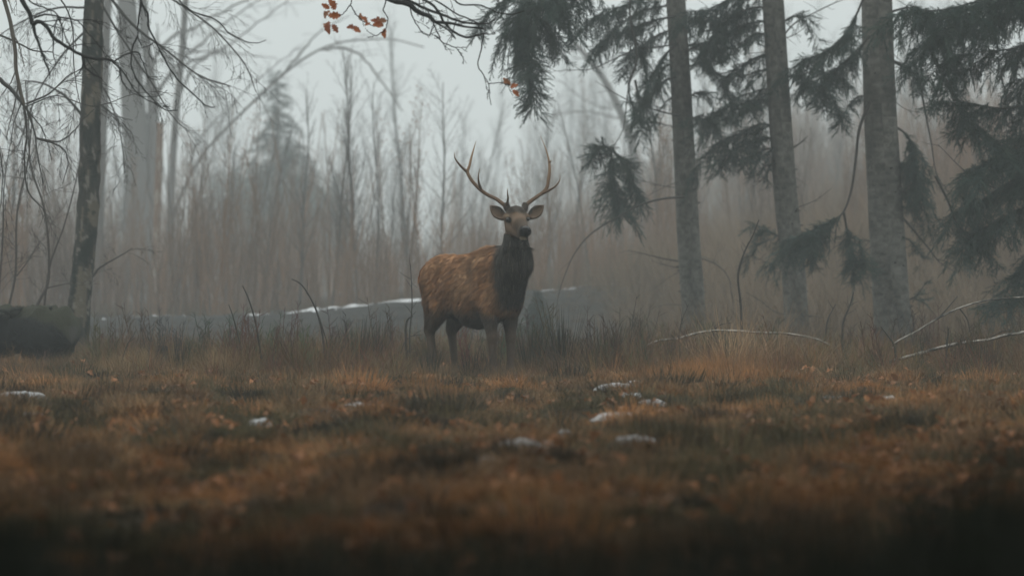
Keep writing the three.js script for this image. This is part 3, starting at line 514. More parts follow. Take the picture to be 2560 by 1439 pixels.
// ------------------------------------------------------------------ the oak above: dark limbs and a few russet leaves
reseed(83);
const oakEnds = { p: 0, list: [] };
const oak = limbTree('oak_tree', 'gnarled dark oak limbs and twigs hanging in from the top, holding a few russet leaves', 'oak tree', 34, [
  ['trunk', [[-560, 1010], [-550, 500], [-530, 0], [-500, -600], [-480, -1300]], 150, 100, 0, oakBark],
  ['limb', [[-530, -50], [-380, -260], [-200, -300], [-40, -200], [40, -60], [54, 0], [72, 33], [81, 61], [92, 54], [114, 64], [131, 92], [156, 111], [195, 133], [217, 143], [275, 151], [288, 160]], 16, 7, 12, oakBark, 0.3],
  ['limb', [[80, 58], [94, 106], [111, 150], [124, 190]], 9, 4, 5, oakBark, 0.15], ['limb', [[288, 160], [309, 183], [345, 236], [386, 259], [397, 268]], 5, 2, 4, oakBark, 0.2], ['limb', [[286, 152], [314, 136], [342, 131], [354, 150], [364, 178], [370, 196]], 5, 3, 4, oakBark, 0.15],
  ['limb', [[206, 142], [214, 170], [253, 197]], 7, 4, 1, oakBark, 0.15], ['limb', [[84, 44], [117, 36], [147, 42], [192, 50], [228, 50], [267, 58]], 6, 2, 6, oakBark, 0.25], ['limb', [[192, 50], [211, 72], [239, 106], [267, 139], [309, 168]], 4, 2, 6, oakBark, 0.25],
  ['limb', [[40, -60], [75, 3], [111, 20], [142, 35], [152, 60], [156, 110]], 5, 3, 5, oakBark, 0.25], ['limb', [[143, 42], [136, 70], [131, 117], [139, 164]], 4, 3, 4, oakBark, 0.15], ['limb', [[146, 46], [158, 80], [172, 115]], 4, 2, 3, oakBark, 0.15],
  ['limb', [[-200, -300], [100, -260], [330, -120], [350, 0], [347, 42], [343, 86], [354, 117]], 8, 3, 4, oakBark, 0.2], ['limb', [[330, -120], [353, 8], [367, 33], [370, 64], [389, 106], [417, 158], [445, 200], [487, 239], [520, 267], [537, 267]], 7, 3, 5, oakBark, 0.2],
  ['limb', [[343, 89], [331, 117], [328, 167], [342, 200], [370, 236], [414, 275], [443, 275]], 5, 3, 4, oakBark, 0.2], ['limb', [[389, 106], [375, 112], [372, 135], [383, 150]], 3, 2, 3, oakBark, 0.12],
  ['limb', [[300, 168], [305, 205], [335, 235], [370, 242], [400, 238], [418, 226]], 3, 2, 3, oakBark, 0.15], ['limb', [[100, -260], [400, -90], [448, 0], [473, 25], [545, 53], [570, 81], [612, 103], [637, 108], [664, 100]], 6, 2, 3, oakBark, 0.15],
  ['limb', [[-510, -400], [-200, -560], [300, -420], [700, -160], [880, -50], [982, 0], [1023, 11], [1045, 30], [1075, 41], [1083, 52], [1118, 57], [1165, 66], [1214, 72]], 26, 4, 10, oakBark, 0.25],
  ['limb', [[880, -50], [1025, 3], [1060, 20], [1105, 36], [1135, 49], [1170, 57], [1200, 60]], 9, 5, 8, oakBark, 0.25], ['limb', [[980, -40], [1083, 14], [1102, 41], [1118, 66], [1138, 82], [1168, 93], [1192, 88], [1210, 83]], 8, 5, 6, oakBark, 0.2],
  ['limb', [[1210, 83], [1203, 123], [1195, 164], [1209, 189], [1222, 211], [1224, 241], [1228, 262]], 4, 2, 3, oakBark, 0.12], ['limb', [[1222, 209], [1240, 207], [1258, 208], [1274, 214]], 3, 2, 2, oakBark, 0.1],
  ['limb', [[1023, 10], [1026, 26], [1036, 52], [1050, 74], [1070, 89], [1081, 71], [1083, 54]], 4, 2, 5, oakBark, 0.15], ['limb', [[1086, 88], [1110, 107], [1137, 118], [1165, 118]], 4, 2, 4, oakBark, 0.15], ['limb', [[1083, 54], [1092, 80], [1100, 95], [1086, 88]], 4, 3, 2, oakBark, 0.1],
  ['limb', [[980, -70], [1135, 0], [1151, 11], [1206, 14], [1233, 27], [1274, 36], [1310, 27]], 5, 3, 9, oakBark, 0.3], ['limb', [[1075, 41], [1096, 60], [1120, 75], [1137, 96]], 6, 3, 3, oakBark, 0.15], ['limb', [[1060, -20], [1110, 15], [1165, 45], [1215, 60], [1240, 45]], 5, 3, 6, oakBark, 0.25],
  ['limb', [[820, -100], [879, 0], [872, 16], [859, 33], [837, 41], [820, 41]], 4, 2, 2, oakBark, 0.08], ['limb', [[875, 12], [902, 49], [919, 59], [938, 66], [950, 64]], 3, 2, 2, oakBark, 0.08], ['limb', [[930, -60], [964, 0], [958, 27], [969, 45], [967, 63], [958, 79], [938, 88], [923, 82]], 4, 2, 2, oakBark, 0.08],
], { kids: 3, foot: onGround(-560, 34) });
{
  reseed(89); const foot = oak.position, spots = [[818, 38, 34], [822, 52, 34], [810, 46, 26], [838, 25, 34], [824, 22, 24], [830, 60, 26], [826, 70, 22], [840, 12, 14], [882, 66, 26], [890, 70, 24], [902, 52, 20], [918, 56, 22], [926, 57, 16], [942, 40, 30], [943, 50, 24], [956, 62, 32], [962, 70, 26], [948, 60, 24], [1278, 212, 26], [1280, 224, 24], [1274, 220, 22]];
  const lm = ['#9a5526', '#7f4220', '#8d5f40', '#96501f'].map((c) => new THREE.MeshPhysicalMaterial({ color: new THREE.Color(c).multiplyScalar(1.1), roughness: 0.8, transmission: 0.35, thickness: 0, side: THREE.DoubleSide }));
  spots.forEach(([px, py, s], k) => { const l = shadows(new THREE.Mesh(oakLeafGeo, lm[k % 4])); l.name = 'leaf'; l.position.copy(W(px, py, 34 + gauss() * 0.05)).sub(foot); const q = s * 0.98 / FPX * 34 / 0.095; l.scale.set(q, q, q); l.rotation.set(gauss() * 0.45, gauss() * 0.6, rnd() * 6.28); l.position.y -= 0; oak.add(l); });
}

// ------------------------------------------------------------------ snow
const snowMat = new THREE.MeshPhysicalMaterial({ specularIntensity: 0.25, color: new THREE.Color(0.43, 0.44, 0.45), roughness: 0.7 });
function snowSheet(c, w, dep, s) {                    // a thin ragged sheet that follows the ground
  const mb = new MB(), R = 9, A = 40;
  for (let r = 0; r <= R; r++) for (let j = 0; j <= A; j++) { const a = (j % A) / A * 6.283, f = r / R, rim = 0.35 + 1.2 * fbm(Math.cos(a) * 2.6 + s * 3.1, Math.sin(a) * 2.6 + s, 0, 4), x = Math.cos(a) * f * w / 2 * rim, z = Math.sin(a) * f * dep / 2 * rim, y = 0.046 + 0.04 * Math.min(0, ground(c.x + x, c.z + z) - c.y) + 0.016 * noise((c.x + x) * 22, (c.z + z) * 14) - 0.06 * f ** 4; mb.vert(V(x, y, z), V(0, 1, 0)); }
  for (let r = 0; r < R; r++) for (let j = 0; j < A; j++) { const a = r * (A + 1) + j, b = a + A + 1; mb.i.push(a, a + 1, b, b, a + 1, b + 1); }
  const g = mb.geometry(); g.computeVertexNormals(); return g;
}
const SNOW = [[845, 957, 62], [919, 961, 14], [938, 978, 16], [886, 1024, 52], [1133, 1041, 16], [1172, 1055, 18], [1549, 973, 60], [1588, 967, 26], [1576, 997, 34], [1631, 1014, 40], [1551, 1050, 70], [1492, 1040, 20], [1434, 1062, 22], [1410, 1096, 30], [1463, 1083, 24], [1297, 1122, 66], [1365, 1127, 44], [1590, 1112, 66], [1248, 1160, 18], [1215, 1168, 44], [2086, 1005, 34], [2213, 1005, 34], [61, 995, 74], [78, 1050, 40], [590, 1077, 24], [647, 1065, 40], [682, 924, 54], [1100, 1030, 12], [1400, 1008, 22], [2420, 988, 50], [1960, 1010, 20], [1840, 1035, 26]];
SNOW.forEach(([px, py, w], k) => {
  if (w < 26) return;
  const p = groundAt(px, py), d = -p.z, ww = w / FPX * d;
  const o = shadows(new THREE.Mesh(snowSheet(p, ww * 1.9, Math.max(0.07, ww * 0.36), k + 1), snowMat)); o.name = numbered('snow_patch'); o.position.copy(p); scene.add(o);
  const own = { 0: 'long thin streak of old snow left of the stag, at the crest of the clearing', 3: 'thin snow patch in the grass below the long streak left of the stag', 6: 'thin snow streak at the crest, below the densest rush tussock', 8: 'snow patch between the crest streak and the brightest snow patch', 9: 'snow patch farthest right of the cluster below the rushes', 10: 'brightest snow patch, centre of the cluster right of the stag', 15: 'broad snow patch low in the clearing, below the front legs of the stag', 16: 'snow patch just right of the broad low one', 17: 'snow patch below the brightest one, lowest at the right of the cluster', 19: 'lowest snow patch of all, left of the broad low one', 20: 'snow patch below the straw grass mound, on rusty leaves', 21: 'snow patch below the lower end of the pale birch pole', 22: 'snow patch at the left edge of the clearing, below the log', 23: 'dull snow patch just below the one at the left edge', 26: 'far snow patch in the grass beside the tall leaning stem' };
  o.userData.label = own[k] ?? 'tiny speck of old snow between the grass tufts of the clearing'; o.userData.category = 'snow'; if (!own[k]) o.userData.group = 'snow specks of the clearing';
});
{ // snow along the top of the bank
  const mb = new MB(), spans = [[-9.8, -7.6, 0.5], [-7.3, -1.7, 1], [0.6, 2.6, 0.7]];
  for (const [x0, x1, k] of spans) {
    const n = Math.round((x1 - x0) / 0.06), base = mb.count;
    for (let i = 0; i <= n; i++) for (let j = 0; j <= 4; j++) { const x = lerp(x0, x1, i / n), wv = fbm(x * 3, 2, 0, 4), thick = k * (0.011 * sst(-9, -3, x) + 0.012) * (0.6 + 0.4 * sst(0.32, 0.5, fbm(x * 1.7 + 3, 8, 0, 3))), z = -(84.8 + j * 0.5 + wv), y = ground(x, z) + thick * Math.sin(j / 4 * Math.PI * 0.9 + 0.15) - 0.005; mb.vert(V(x, y, z), V(0, 1, 0)); }
    for (let i = 0; i < n; i++) for (let j = 0; j < 4; j++) { const a = base + i * 5 + j, b = a + 5; mb.i.push(a, b, a + 1, b, b + 1, a + 1); }
  }
  const o = shadows(new THREE.Mesh(mb.geometry(), snowMat)); o.geometry.computeVertexNormals(); o.name = 'snow_strip'; scene.add(o);
  Object.assign(o.userData, { label: 'long thin strip of snow along the top edge of the dark bank', category: 'snow' });
}

// ------------------------------------------------------------------ log, stumps, fallen birches, stems
{
  reseed(91);
  const foot = onGround(60, 50), root = thing('log', 'dark mossy fallen log with a rounded end at the left edge', 'log', foot.toArray()), mb = new MB();
  const P = [[-330, 818], [-150, 822], [0, 826], [80, 830], [135, 842], [178, 860]].map(([x, y], k) => W(x, y, 50 - k * 0.12).sub(foot));
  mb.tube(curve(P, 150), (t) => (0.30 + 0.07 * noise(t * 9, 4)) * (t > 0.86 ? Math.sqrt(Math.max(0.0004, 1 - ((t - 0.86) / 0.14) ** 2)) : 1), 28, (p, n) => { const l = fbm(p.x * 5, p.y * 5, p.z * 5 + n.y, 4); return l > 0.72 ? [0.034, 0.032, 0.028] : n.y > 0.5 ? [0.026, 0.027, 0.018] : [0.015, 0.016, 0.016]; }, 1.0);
  for (let i = 0; i < 9; i++) { const x = rr(-0.6, 0.5), q = V(x, P[3].y + rr(0.12, 0.26), P[3].z + rr(0.05, 0.25)), h = rr(0.06, 0.16); mb.tube(curve([q, q.clone().add(V(gauss() * 0.08, h * 0.6, 0)), q.clone().add(V(gauss() * 0.16, h, 0.02))], 8), [rr(0.05, 0.10), 0.015], 7, [0.020, 0.021, 0.018], 0.6); }   // broken stubs and lumps of bark
  mb.build('trunk', lichenBark, root);
  const list = [], cols = [], g = new MB(); for (let i = 0; i < 16; i++) g.blade(V(gauss() * 0.02, 0, gauss() * 0.02), V(gauss() * 0.6, 1, gauss() * 0.6).normalize(), V(gauss() * 0.4, -0.3, gauss() * 0.4), rr(0.02, 0.05), 0.006, 2);
  for (let i = 0; i < 1500; i++) { const x = rr(-2.4, 0.6), a = rr(0.1, 3.0); list.push(place(V(x, P[2].y + Math.sin(a) * 0.28 - (x > 0.3 ? (x - 0.3) * 0.3 : 0), P[2].z + Math.cos(a) * 0.28), rnd() * 6, rr(0.7, 1.6))); cols.push(new THREE.Color(0.030, 0.032, 0.022).multiplyScalar(rr(0.5, 1.6))); }
  instanced('moss', g.geometry(), mat(1, 1, 1), list, cols, root);
}
function stump(name, label, px, d, w, h, s) {
  reseed(s); const foot = onGround(px, d), root = thing(name, label, 'stump', foot.toArray()), mb = new MB();
  mb.tube(curve([V(0, -0.1, 0), V(0.01, h * 0.5, 0), V(0.02, h, 0)], 10), [w * 0.6, w * 0.46], 14, (p) => fbm(p.x * 9, p.y * 9, p.z * 9) > 0.56 ? [0.05, 0.045, 0.038] : [0.022, 0.024, 0.022], 0.4); mb.build('trunk', lichenBark, root);
}
stump('tree_stump', 'short dark stump standing in the mist left of the first spruce', 1655, 58, 0.27, 0.40, 5);
stump('tree_stump', 'small dark broken stump in the grass left of the thin leaning stems', 402, 43.5, 0.13, 0.30, 6);
stump('tree_stump', 'low dark stump under the rushes between stag and first spruce', 1580, 50, 0.34, 0.26, 8);
const birchBark = new THREE.MeshPhysicalMaterial({ specularIntensity: 0.25, vertexColors: true, roughness: 0.7 });
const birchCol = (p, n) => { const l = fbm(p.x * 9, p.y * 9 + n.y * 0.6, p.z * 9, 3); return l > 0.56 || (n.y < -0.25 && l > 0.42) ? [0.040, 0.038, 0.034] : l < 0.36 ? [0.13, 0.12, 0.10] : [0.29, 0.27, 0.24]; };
function pole(name, label, pts, d, w0, w1, side = []) {
  const foot = onGround(pts[0][0], d), root = thing(name, label, 'fallen branch', foot.toArray()), mb = new MB(), P = pts.map(([x, y, dd = 0]) => W(x, y, d + dd).sub(foot)), k = d / FPX / 2;
  mb.tube(curve(P, 60), [w0 * k, w1 * k], 8, birchCol, 0.3); mb.build('stem', birchBark, root);
  for (const s of side) { const m = new MB(); m.tube(curve(s.map(([x, y, dd = 0]) => W(x, y, d + dd).sub(foot)), 12), [4 * k, 2 * k], 5); m.build('twig', darkBark, root); }
}
pole('fallen_birch', 'pale birch pole with dark flecks, rising to the right edge from the grass', [[2205, 912], [2254, 896], [2348, 870], [2402, 858], [2474, 849], [2511, 838], [2560, 830], [2700, 800]], 44, 9, 7, [[[2365, 866], [2372, 830], [2370, 815]], [[2470, 850], [2500, 830], [2530, 824]]]);
pole('fallen_birch', 'thin curved birch branch above the pale pole, in front of the thickest spruce', [[2232, 870], [2242, 856], [2294, 827], [2348, 794], [2402, 769], [2456, 753], [2503, 747], [2560, 742]], 46.5, 6, 3, [[[2400, 770], [2420, 800], [2425, 830]], [[2348, 794], [2370, 770], [2395, 740]]]);
pole('fallen_birch', 'low arching pale birch branch lying between the first and second spruces', [[1600, 872], [1647, 852], [1698, 845], [1734, 835], [1781, 827], [1842, 827], [1900, 831], [1968, 834], [2041, 847], [2075, 862]], 46.5, 7, 5, [[[1781, 831], [1800, 812], [1830, 806]], [[1760, 834], [1800, 858], [1835, 870]], [[1785, 831], [1778, 880], [1782, 905]], [[1790, 832], [1810, 865], [1805, 890]]]);
function stems(name, label, d, list, group) {
  const foot = onGround(list[0][0][0][0], d), root = thing(name, label, 'dead stem', foot.toArray(), group);
  for (const [pts, w, tw = 0] of list) { const mb = new MB(), P = pts.map(([x, y]) => W(x, y, d).sub(foot)); P[0].y = Math.min(P[0].y, -0.05); mb.tube(curve(P, 20), [w * d / FPX / 2, w * 0.35 * d / FPX / 2], 5); if (tw) twiglets(mb, P, tw, 0.16, 0); mb.build('stem', darkBark, root); }
}
reseed(97);
stems('dead_stem', 'tall thin dark stem leaning left, left of the stag', 42, [[[[655, 935], [653, 900], [636, 797], [620, 745], [606, 714]], 7]]);
stems('dead_stem', 'shorter thin dark stem leaning left beside the tall one', 42.4, [[[[614, 945], [608, 900], [594, 838], [580, 785], [571, 761]], 6]]);
stems('dead_stem', 'bent dark stem with a drooping tip, nearer the stag', 42.6, [[[[815, 945], [812, 900], [807, 844], [798, 800], [789, 773], [772, 738], [750, 708], [728, 697]], 7, 6], [[[826, 940], [822, 880], [800, 800], [790, 770]], 4, 2]]);
stems('dead_stem', 'slim bare sapling with a crooked top behind the rump of the stag', 44, [[[[1028, 900], [1024, 840], [1030, 760], [1026, 660]], 5, 8], [[[985, 870], [1020, 845], [1060, 835]], 4, 3], [[[1020, 830], [1018, 800], [1032, 790]], 8, 3]]);
stems('dead_stem', 'dark curved stem rising between the first and second spruces', 48, [[[[1855, 900], [1853, 769], [1846, 682], [1864, 625], [1882, 590], [1898, 549]], 7, 5]]);
stems('dead_stem', 'dark forked stem between the second and third spruces', 47, [[[[2106, 915], [2107, 870], [2109, 805], [2126, 762], [2135, 730]], 8, 8], [[[2062, 905], [2064, 850], [2070, 800], [2090, 760]], 6, 6]]);
stems('dead_stem', 'broken dark stick propping the lower end of the pale pole', 44, [[[[2254, 960], [2250, 930], [2240, 890], [2236, 861], [2218, 835], [2203, 816]], 9, 3]]);
stems('dead_stem', 'upright dark twig crossing the pale pole', 43, [[[[2362, 985], [2364, 930], [2368, 870], [2372, 820]], 7, 4]]);
stems('dead_stem', 'leaning dark stick in the grass right of the pale pole', 41, [[[[2445, 985], [2460, 955], [2474, 918]], 12, 2]]);
stems('dead_stem', 'thin upright stems left of the misty bank', 43, [[[[302, 940], [305, 900], [318, 860], [327, 845]], 5, 2], [[[520, 940], [518, 900], [516, 868]], 4, 2], [[[665, 940], [672, 880], [685, 845]], 3, 3], [[[430, 960], [437, 920], [440, 890]], 4, 2]]);
stems('dead_stem', 'thin upright weeds in front of the first spruce trunk', 46, [[[[1778, 935], [1779, 880], [1780, 820]], 4, 3], [[[1690, 930], [1695, 860], [1706, 800], [1722, 760]], 5, 8], [[[1570, 900], [1580, 820], [1592, 740]], 3, 4]]);

// ------------------------------------------------------------------ rushes
reseed(103);
function rushes(label, px, d, w, h, n, dark = 1) {
  const f = onGround(px, d), o = thing('rush_tussock', label, 'rushes', f.toArray(), 'rush tussocks of the clearing'), mb = new MB(), ww = w / FPX * d / 2, hh = h / FPX * d;
  for (let i = 0; i < n * 1.5; i++) {
    const x = gauss() * ww * 0.75, z = gauss() * ww * 0.7, c = [lerp(0.030, 0.06, rnd()) * dark, lerp(0.036, 0.058, rnd()) * dark, lerp(0.030, 0.042, rnd()) * dark];
    mb.blade(V(x, ground(f.x + x, f.z + z) - f.y - 0.02, z), V(x / ww * 0.35 + gauss() * 0.14, 1, gauss() * 0.2).normalize(), V(x / ww * 0.18 + gauss() * 0.1, 0, gauss() * 0.1), hh * rr(0.45, 1.2), 0.0095, 3, c.map((q) => q * 0.6));
  }
  mb.build('blades', new THREE.MeshPhysicalMaterial({ specularIntensity: 0.25, vertexColors: true, roughness: 0.85 }), o).userData.kind = 'stuff';
}
rushes('dark rush tussock left of the stag, its spikes against the misty bank', 890, 43.5, 70, 135, 110); rushes('spiky rush tussock close behind the rump of the stag', 945, 43.8, 50, 130, 70);
rushes('sparse rush tussock right of the front legs of the stag', 1330, 43, 70, 130, 130); rushes('tall thin rush tussock right of the stag, leaning right', 1405, 42, 55, 165, 110);
rushes('densest dark rush tussock midway between stag and first spruce', 1515, 44, 100, 120, 260); rushes('low dark rush tussock next to the densest one', 1600, 43.5, 80, 80, 200); rushes('small rush tussock left of the first spruce foot', 1660, 45, 70, 80, 110);
rushes('bluish rush tussock standing in the mist behind the thin leaning stems', 592, 47, 60, 120, 120); rushes('little rush tussock under the misty bank at the left', 290, 44, 70, 75, 80, 1.4); rushes('rush tussock in the grass below the left stump', 450, 42, 70, 95, 110, 1.3);
rushes('dark rush clump below the pale pole', 2460, 42.5, 120, 95, 230, 0.8); rushes('dark rush clump under the belly of the stag', 1182, 41.3, 70, 85, 120, 0.9); rushes('rush tussock at the rear feet of the stag', 1075, 40.8, 50, 95, 70, 1.2); rushes('rush tussock under the third spruce', 2180, 44, 90, 75, 110, 1.0);

// ------------------------------------------------------------------ grass, moss, litter
function tuft(s, n, l0, l1, w, spread, droop, lean = 0.55) { reseed(s); const mb = new MB(); for (let i = 0; i < n; i++) { const a = rnd() * 6.283, r = Math.sqrt(rnd()) * spread, e = V(Math.cos(a), 0, Math.sin(a)); mb.blade(e.clone().multiplyScalar(r).add(V(0, -0.01, 0)), V(e.x * lean * rnd() + gauss() * 0.15, 1, e.z * lean * rnd() + gauss() * 0.15).normalize(), V(e.x * 0.8 * rnd(), -droop * rnd(), e.z * 0.8 * rnd()), rr(l0, l1), w * rr(0.7, 1.3), 3); } return mb.geometry(); }
const grassMat = new THREE.MeshPhysicalMaterial({ specularIntensity: 0.25, color: 0xffffff, roughness: 0.9, transmission: 0.25, thickness: 0 });
const TUFTS = [tuft(301, 46, 0.04, 0.12, 0.0055, 0.12, 1.5, 1.3), tuft(302, 26, 0.08, 0.20, 0.005, 0.08, 1.2, 0.8), tuft(303, 48, 0.02, 0.06, 0.008, 0.10, 0.4, 0.9), tuft(304, 34, 0.2, 0.5, 0.0042, 0.07, 1.2, 0.5), tuft(305, 40, 0.35, 0.75, 0.0045, 0.10, 1.3, 0.6)];
reseed(111);
{
  const by = TUFTS.map(() => []), col = TUFTS.map(() => []);
  const add = (k, x, z, s, c, lift = 0) => { by[k].push(place(V(x, ground(x, z) + lift, z), rnd() * 6.283, s, 0.2)); col[k].push(c); };
  const tone = (x, z) => {
    const a = fbm(x * 1.5 + 3, z * 0.9 + 11, 0, 4), b = fbm(x * 1.9 + 70, z * 1.1, 0, 4), q = fbm(x * 2.6 + 20, z * 1.7 + 50, 0, 3), v = rr(0.55, 1.5);
    let c = [0.170, 0.105, 0.057];
    if (b > 0.555) c = [0.090, 0.074, 0.040]; else if (a > 0.55) c = [0.26, 0.130, 0.054]; else if (a > 0.49) c = [0.23, 0.148, 0.078];
    if (q < 0.345) c = [0.038, 0.033, 0.022];
    return new THREE.Color(c[0] * v, c[1] * v, c[2] * v);
  };
  for (let i = 0; i < 36000; i++) {
    const d = Math.sqrt(rr(7 * 7, 52 * 52)), x = rr(-0.155, 0.155) * d, z = -d, b = fbm(x * 1.6 + 70, z, 0, 4), q = rnd();
    const k = b > 0.555 ? (q < 0.8 ? 2 : 0) : q < 0.62 ? 0 : q < 0.78 ? 1 : 2;
    add(k, x, z, rr(0.7, 1.35) * lerp(0.7, 1.5, fbm(x * 1.1 + 9, z * 0.8 + 4, 0, 3)), tone(x, z));
  }
  for (let i = 0; i < 7500; i++) {                        // taller grass round the stag and behind
    const d = rr(40.5, 56), x = rr(-0.15, 0.15) * d, n = fbm(x * 1.1, d * 0.7, 5, 3); if (rnd() > sst(0.32, 0.62, n)) continue; const feet = d < 43.5 && x > -1.15 && x < 0.25; if (feet && rnd() < 0.6) continue;
    add(3, x, -d, rr(0.7, 1.0 + 0.8 * n) * (feet ? 0.5 : x / d < -0.109 && d < 51 ? 0.45 : 1), new THREE.Color(lerp(0.11, 0.24, rnd()), lerp(0.085, 0.145, rnd()), lerp(0.045, 0.075, rnd())).multiplyScalar(rr(0.35, 1.1)));
  }
  for (let i = 0; i < 330; i++) {                         // straw mound on the right
    const px = 1860 + gauss() * 150, d = rr(40, 45.5), x = (px - 1280) / FPX * d; add(4, x, -d, rr(0.6, 1.05) * (px > 1780 && px < 2080 ? 0.68 : 0.5), new THREE.Color(0.27, 0.150, 0.070).multiplyScalar(rr(0.6, 1.25)));
  }
  for (let i = 0; i < 24; i++) { const px = 1860 + gauss() * 130, d = rr(41, 46), x = (px - 1280) / FPX * d; add(4, x, -d, rr(1.1, 1.55), new THREE.Color(0.33, 0.22, 0.125).multiplyScalar(rr(0.6, 1.2))); }
  for (let i = 0; i < 260; i++) { const px = 1770 + gauss() * 170, d = rr(37, 41), x = (px - 1280) / FPX * d; add(3, x, -d, rr(0.45, 0.75), new THREE.Color(0.34, 0.165, 0.062).multiplyScalar(rr(0.6, 1.2))); }
  for (let i = 0; i < 520; i++) { const px = rr(250, 640), d = rr(41, 46), x = (px - 1280) / FPX * d; add(3, x, -d, rr(0.5, 0.95), new THREE.Color(0.25, 0.17, 0.09).multiplyScalar(rr(0.5, 1.2))); }
  for (let i = 0; i < 150; i++) { const px = rr(1040, 1310), d = rr(40.3, 43), x = (px - 1280) / FPX * d; add(3, x, -d, rr(0.35, 0.7), new THREE.Color(0.20, 0.135, 0.075).multiplyScalar(rr(0.4, 1.2))); }
  const L = ['short withered brown grass covering the clearing', 'longer bent dead grass scattered over the clearing', 'low olive moss cushions between the dead grass', 'thin upright dry grass around and behind the stag', 'tall arching straw-coloured grass mound below the right-hand spruces'];
  TUFTS.forEach((g, k) => { const o = instanced(['short_grass', 'dead_grass', 'moss', 'dry_grass', 'straw_grass'][k], g, grassMat, by[k], col[k]); Object.assign(o.userData, { label: L[k], category: k === 2 ? 'moss' : 'grass' }); });
  // withered grass on the far bank and slope
  const far = [], fc = [];
  for (let i = 0; i < 9000; i++) {
    const d = rr(60, 120), x = rr(-0.16, 0.17) * d, right = sst(-1, 5, x), keep = d < 86 ? 0.4 + 0.6 * right : 0.8; if (rnd() > keep) continue;
    const s = lerp(0.6, 2.4, right) * rr(0.5, 1.1) * (d < 86 && right < 0.5 ? 0.5 : 1); far.push(place(V(x, ground(x, -d), -d), rnd() * 6.28, s)); fc.push(new THREE.Color(lerp(0.11, 0.165, right), lerp(0.085, 0.120, right), lerp(0.06, 0.078, right)).multiplyScalar(rr(0.6, 1.3)));
  }
  const fo = instanced('bank_grass', TUFTS[4], grassMat, far, fc); Object.assign(fo.userData, { label: 'brown withered grass covering the misty bank behind the trunks', category: 'grass' });
  // leaf litter
  const lm = [], lc = [];
  for (let i = 0; i < 13000; i++) { const d = Math.sqrt(rr(64, 46 * 46)), x = rr(-0.155, 0.155) * d, n = fbm(x * 1.2 + 31, d * 0.8, 0, 3); if (rnd() > sst(0.42, 0.66, n) * lerp(1, 0.4, sst(26, 38, d))) continue; const p = V(x, ground(x, -d) + rr(0.02, 0.07), -d); lm.push(new THREE.Matrix4().compose(p, new THREE.Quaternion().setFromEuler(new THREE.Euler(-1.57 + gauss() * 0.7, gauss() * 0.6, rnd() * 6.28)), V(1, 1, 1).multiplyScalar(rr(0.55, 1.15)))); lc.push(new THREE.Color(0.22, 0.105, 0.050).multiplyScalar(rr(0.5, 1.5))); }
  const lo = instanced('leaf_litter', oakLeafGeo, leafMat, lm, lc); Object.assign(lo.userData, { label: 'fallen brown oak leaves strewn over the grass', category: 'leaves' });
  // dark heather cushions in the clearing
  reseed(151);
  const cush = new MB(); for (let i = 0; i < 150; i++) { const u = rnd() * 6.283, r = Math.sqrt(rnd()), e = V(Math.cos(u) * r, 0, Math.sin(u) * r); cush.blade(e.clone().multiplyScalar(0.16), V(e.x * 0.7 + gauss() * 0.2, 1, e.z * 0.7 + gauss() * 0.2).normalize(), V(gauss() * 0.4, -0.2, gauss() * 0.4), rr(0.05, 0.15) * (1.1 - 0.5 * r), 0.007, 2); }
  const ts = [], tc = [];
  for (let i = 0; i < 4200; i++) { const d = Math.sqrt(rr(81, 43 * 43)), x = rr(-0.155, 0.155) * d, w = fbm(x * 1.3 + 80, d * 0.9, 0, 3); if (rnd() > sst(0.30, 0.56, w)) continue; if (d > 38.5 && x > -1.2 && x < 0.3) continue; const sz = rr(0.45, 1.1) * (rnd() < 0.15 ? 1.7 : 1); ts.push(place(V(x, ground(x, -d) - 0.015, -d), rnd() * 6.28, [sz, sz * rr(0.7, 1.5), sz], 0.15)); tc.push(tone(x, -d).multiplyScalar(rr(0.55, 1.4))); }
  const to = instanced('grass_tussocks', cush.geometry(), grassMat, ts, tc); Object.assign(to.userData, { label: 'rough rusty and olive grass tussocks roughening the clearing', category: 'grass' });
  // dead weeds standing in the band of undergrowth round the stag
  const dw = new MB(); for (let i = 0; i < 5; i++) { const p = V(gauss() * 0.09, 0, gauss() * 0.09), d = V(gauss() * 0.22, 1, gauss() * 0.2).normalize(), h = rr(0.35, 0.8); grow(dw, p, d, h, 0.0048, 0, { wob: [0.10, 0.25], trop: [0.02, 0.02], kids: [9], start: [0.3], ang: [0.7], ratio: [0.32] }); }
  for (let i = 0; i < 40; i++) dw.blade(V(gauss() * 0.1, 0, gauss() * 0.1), V(gauss() * 0.5, 1, gauss() * 0.4).normalize(), V(gauss() * 0.7, -0.5 * rnd(), gauss() * 0.5), rr(0.15, 0.45), 0.006, 3);
  const wm = [], wc = [], wgeo = dw.geometry();
  for (let i = 0; i < 620; i++) { const d = rr(41.2, 50), x = rr(-0.15, 0.15) * d, n = fbm(x * 0.9 + 21, d * 0.4, 0, 3); if (n < 0.46) continue; const feet = d < 42.6 && x > -1.1 && x < 0.15; wm.push(place(V(x, ground(x, -d) - 0.02, -d), rnd() * 6.28, (0.35 + 0.85 * rnd() * rnd() + 0.25 * rnd()) * (feet ? 0.6 : x / d < -0.109 ? 0.4 : 1), 0.2)); wc.push(new THREE.Color(lerp(0.030, 0.105, rnd()), lerp(0.030, 0.072, rnd()), lerp(0.024, 0.042, rnd())).multiplyScalar(rr(0.6, 1.3))); }
  const wo = instanced('dead_weeds', wgeo, grassMat, wm, wc); Object.assign(wo.userData, { label: 'tangle of dark dead weed stalks round and behind the stag', category: 'weeds' });
  const ch = [], cc = [];
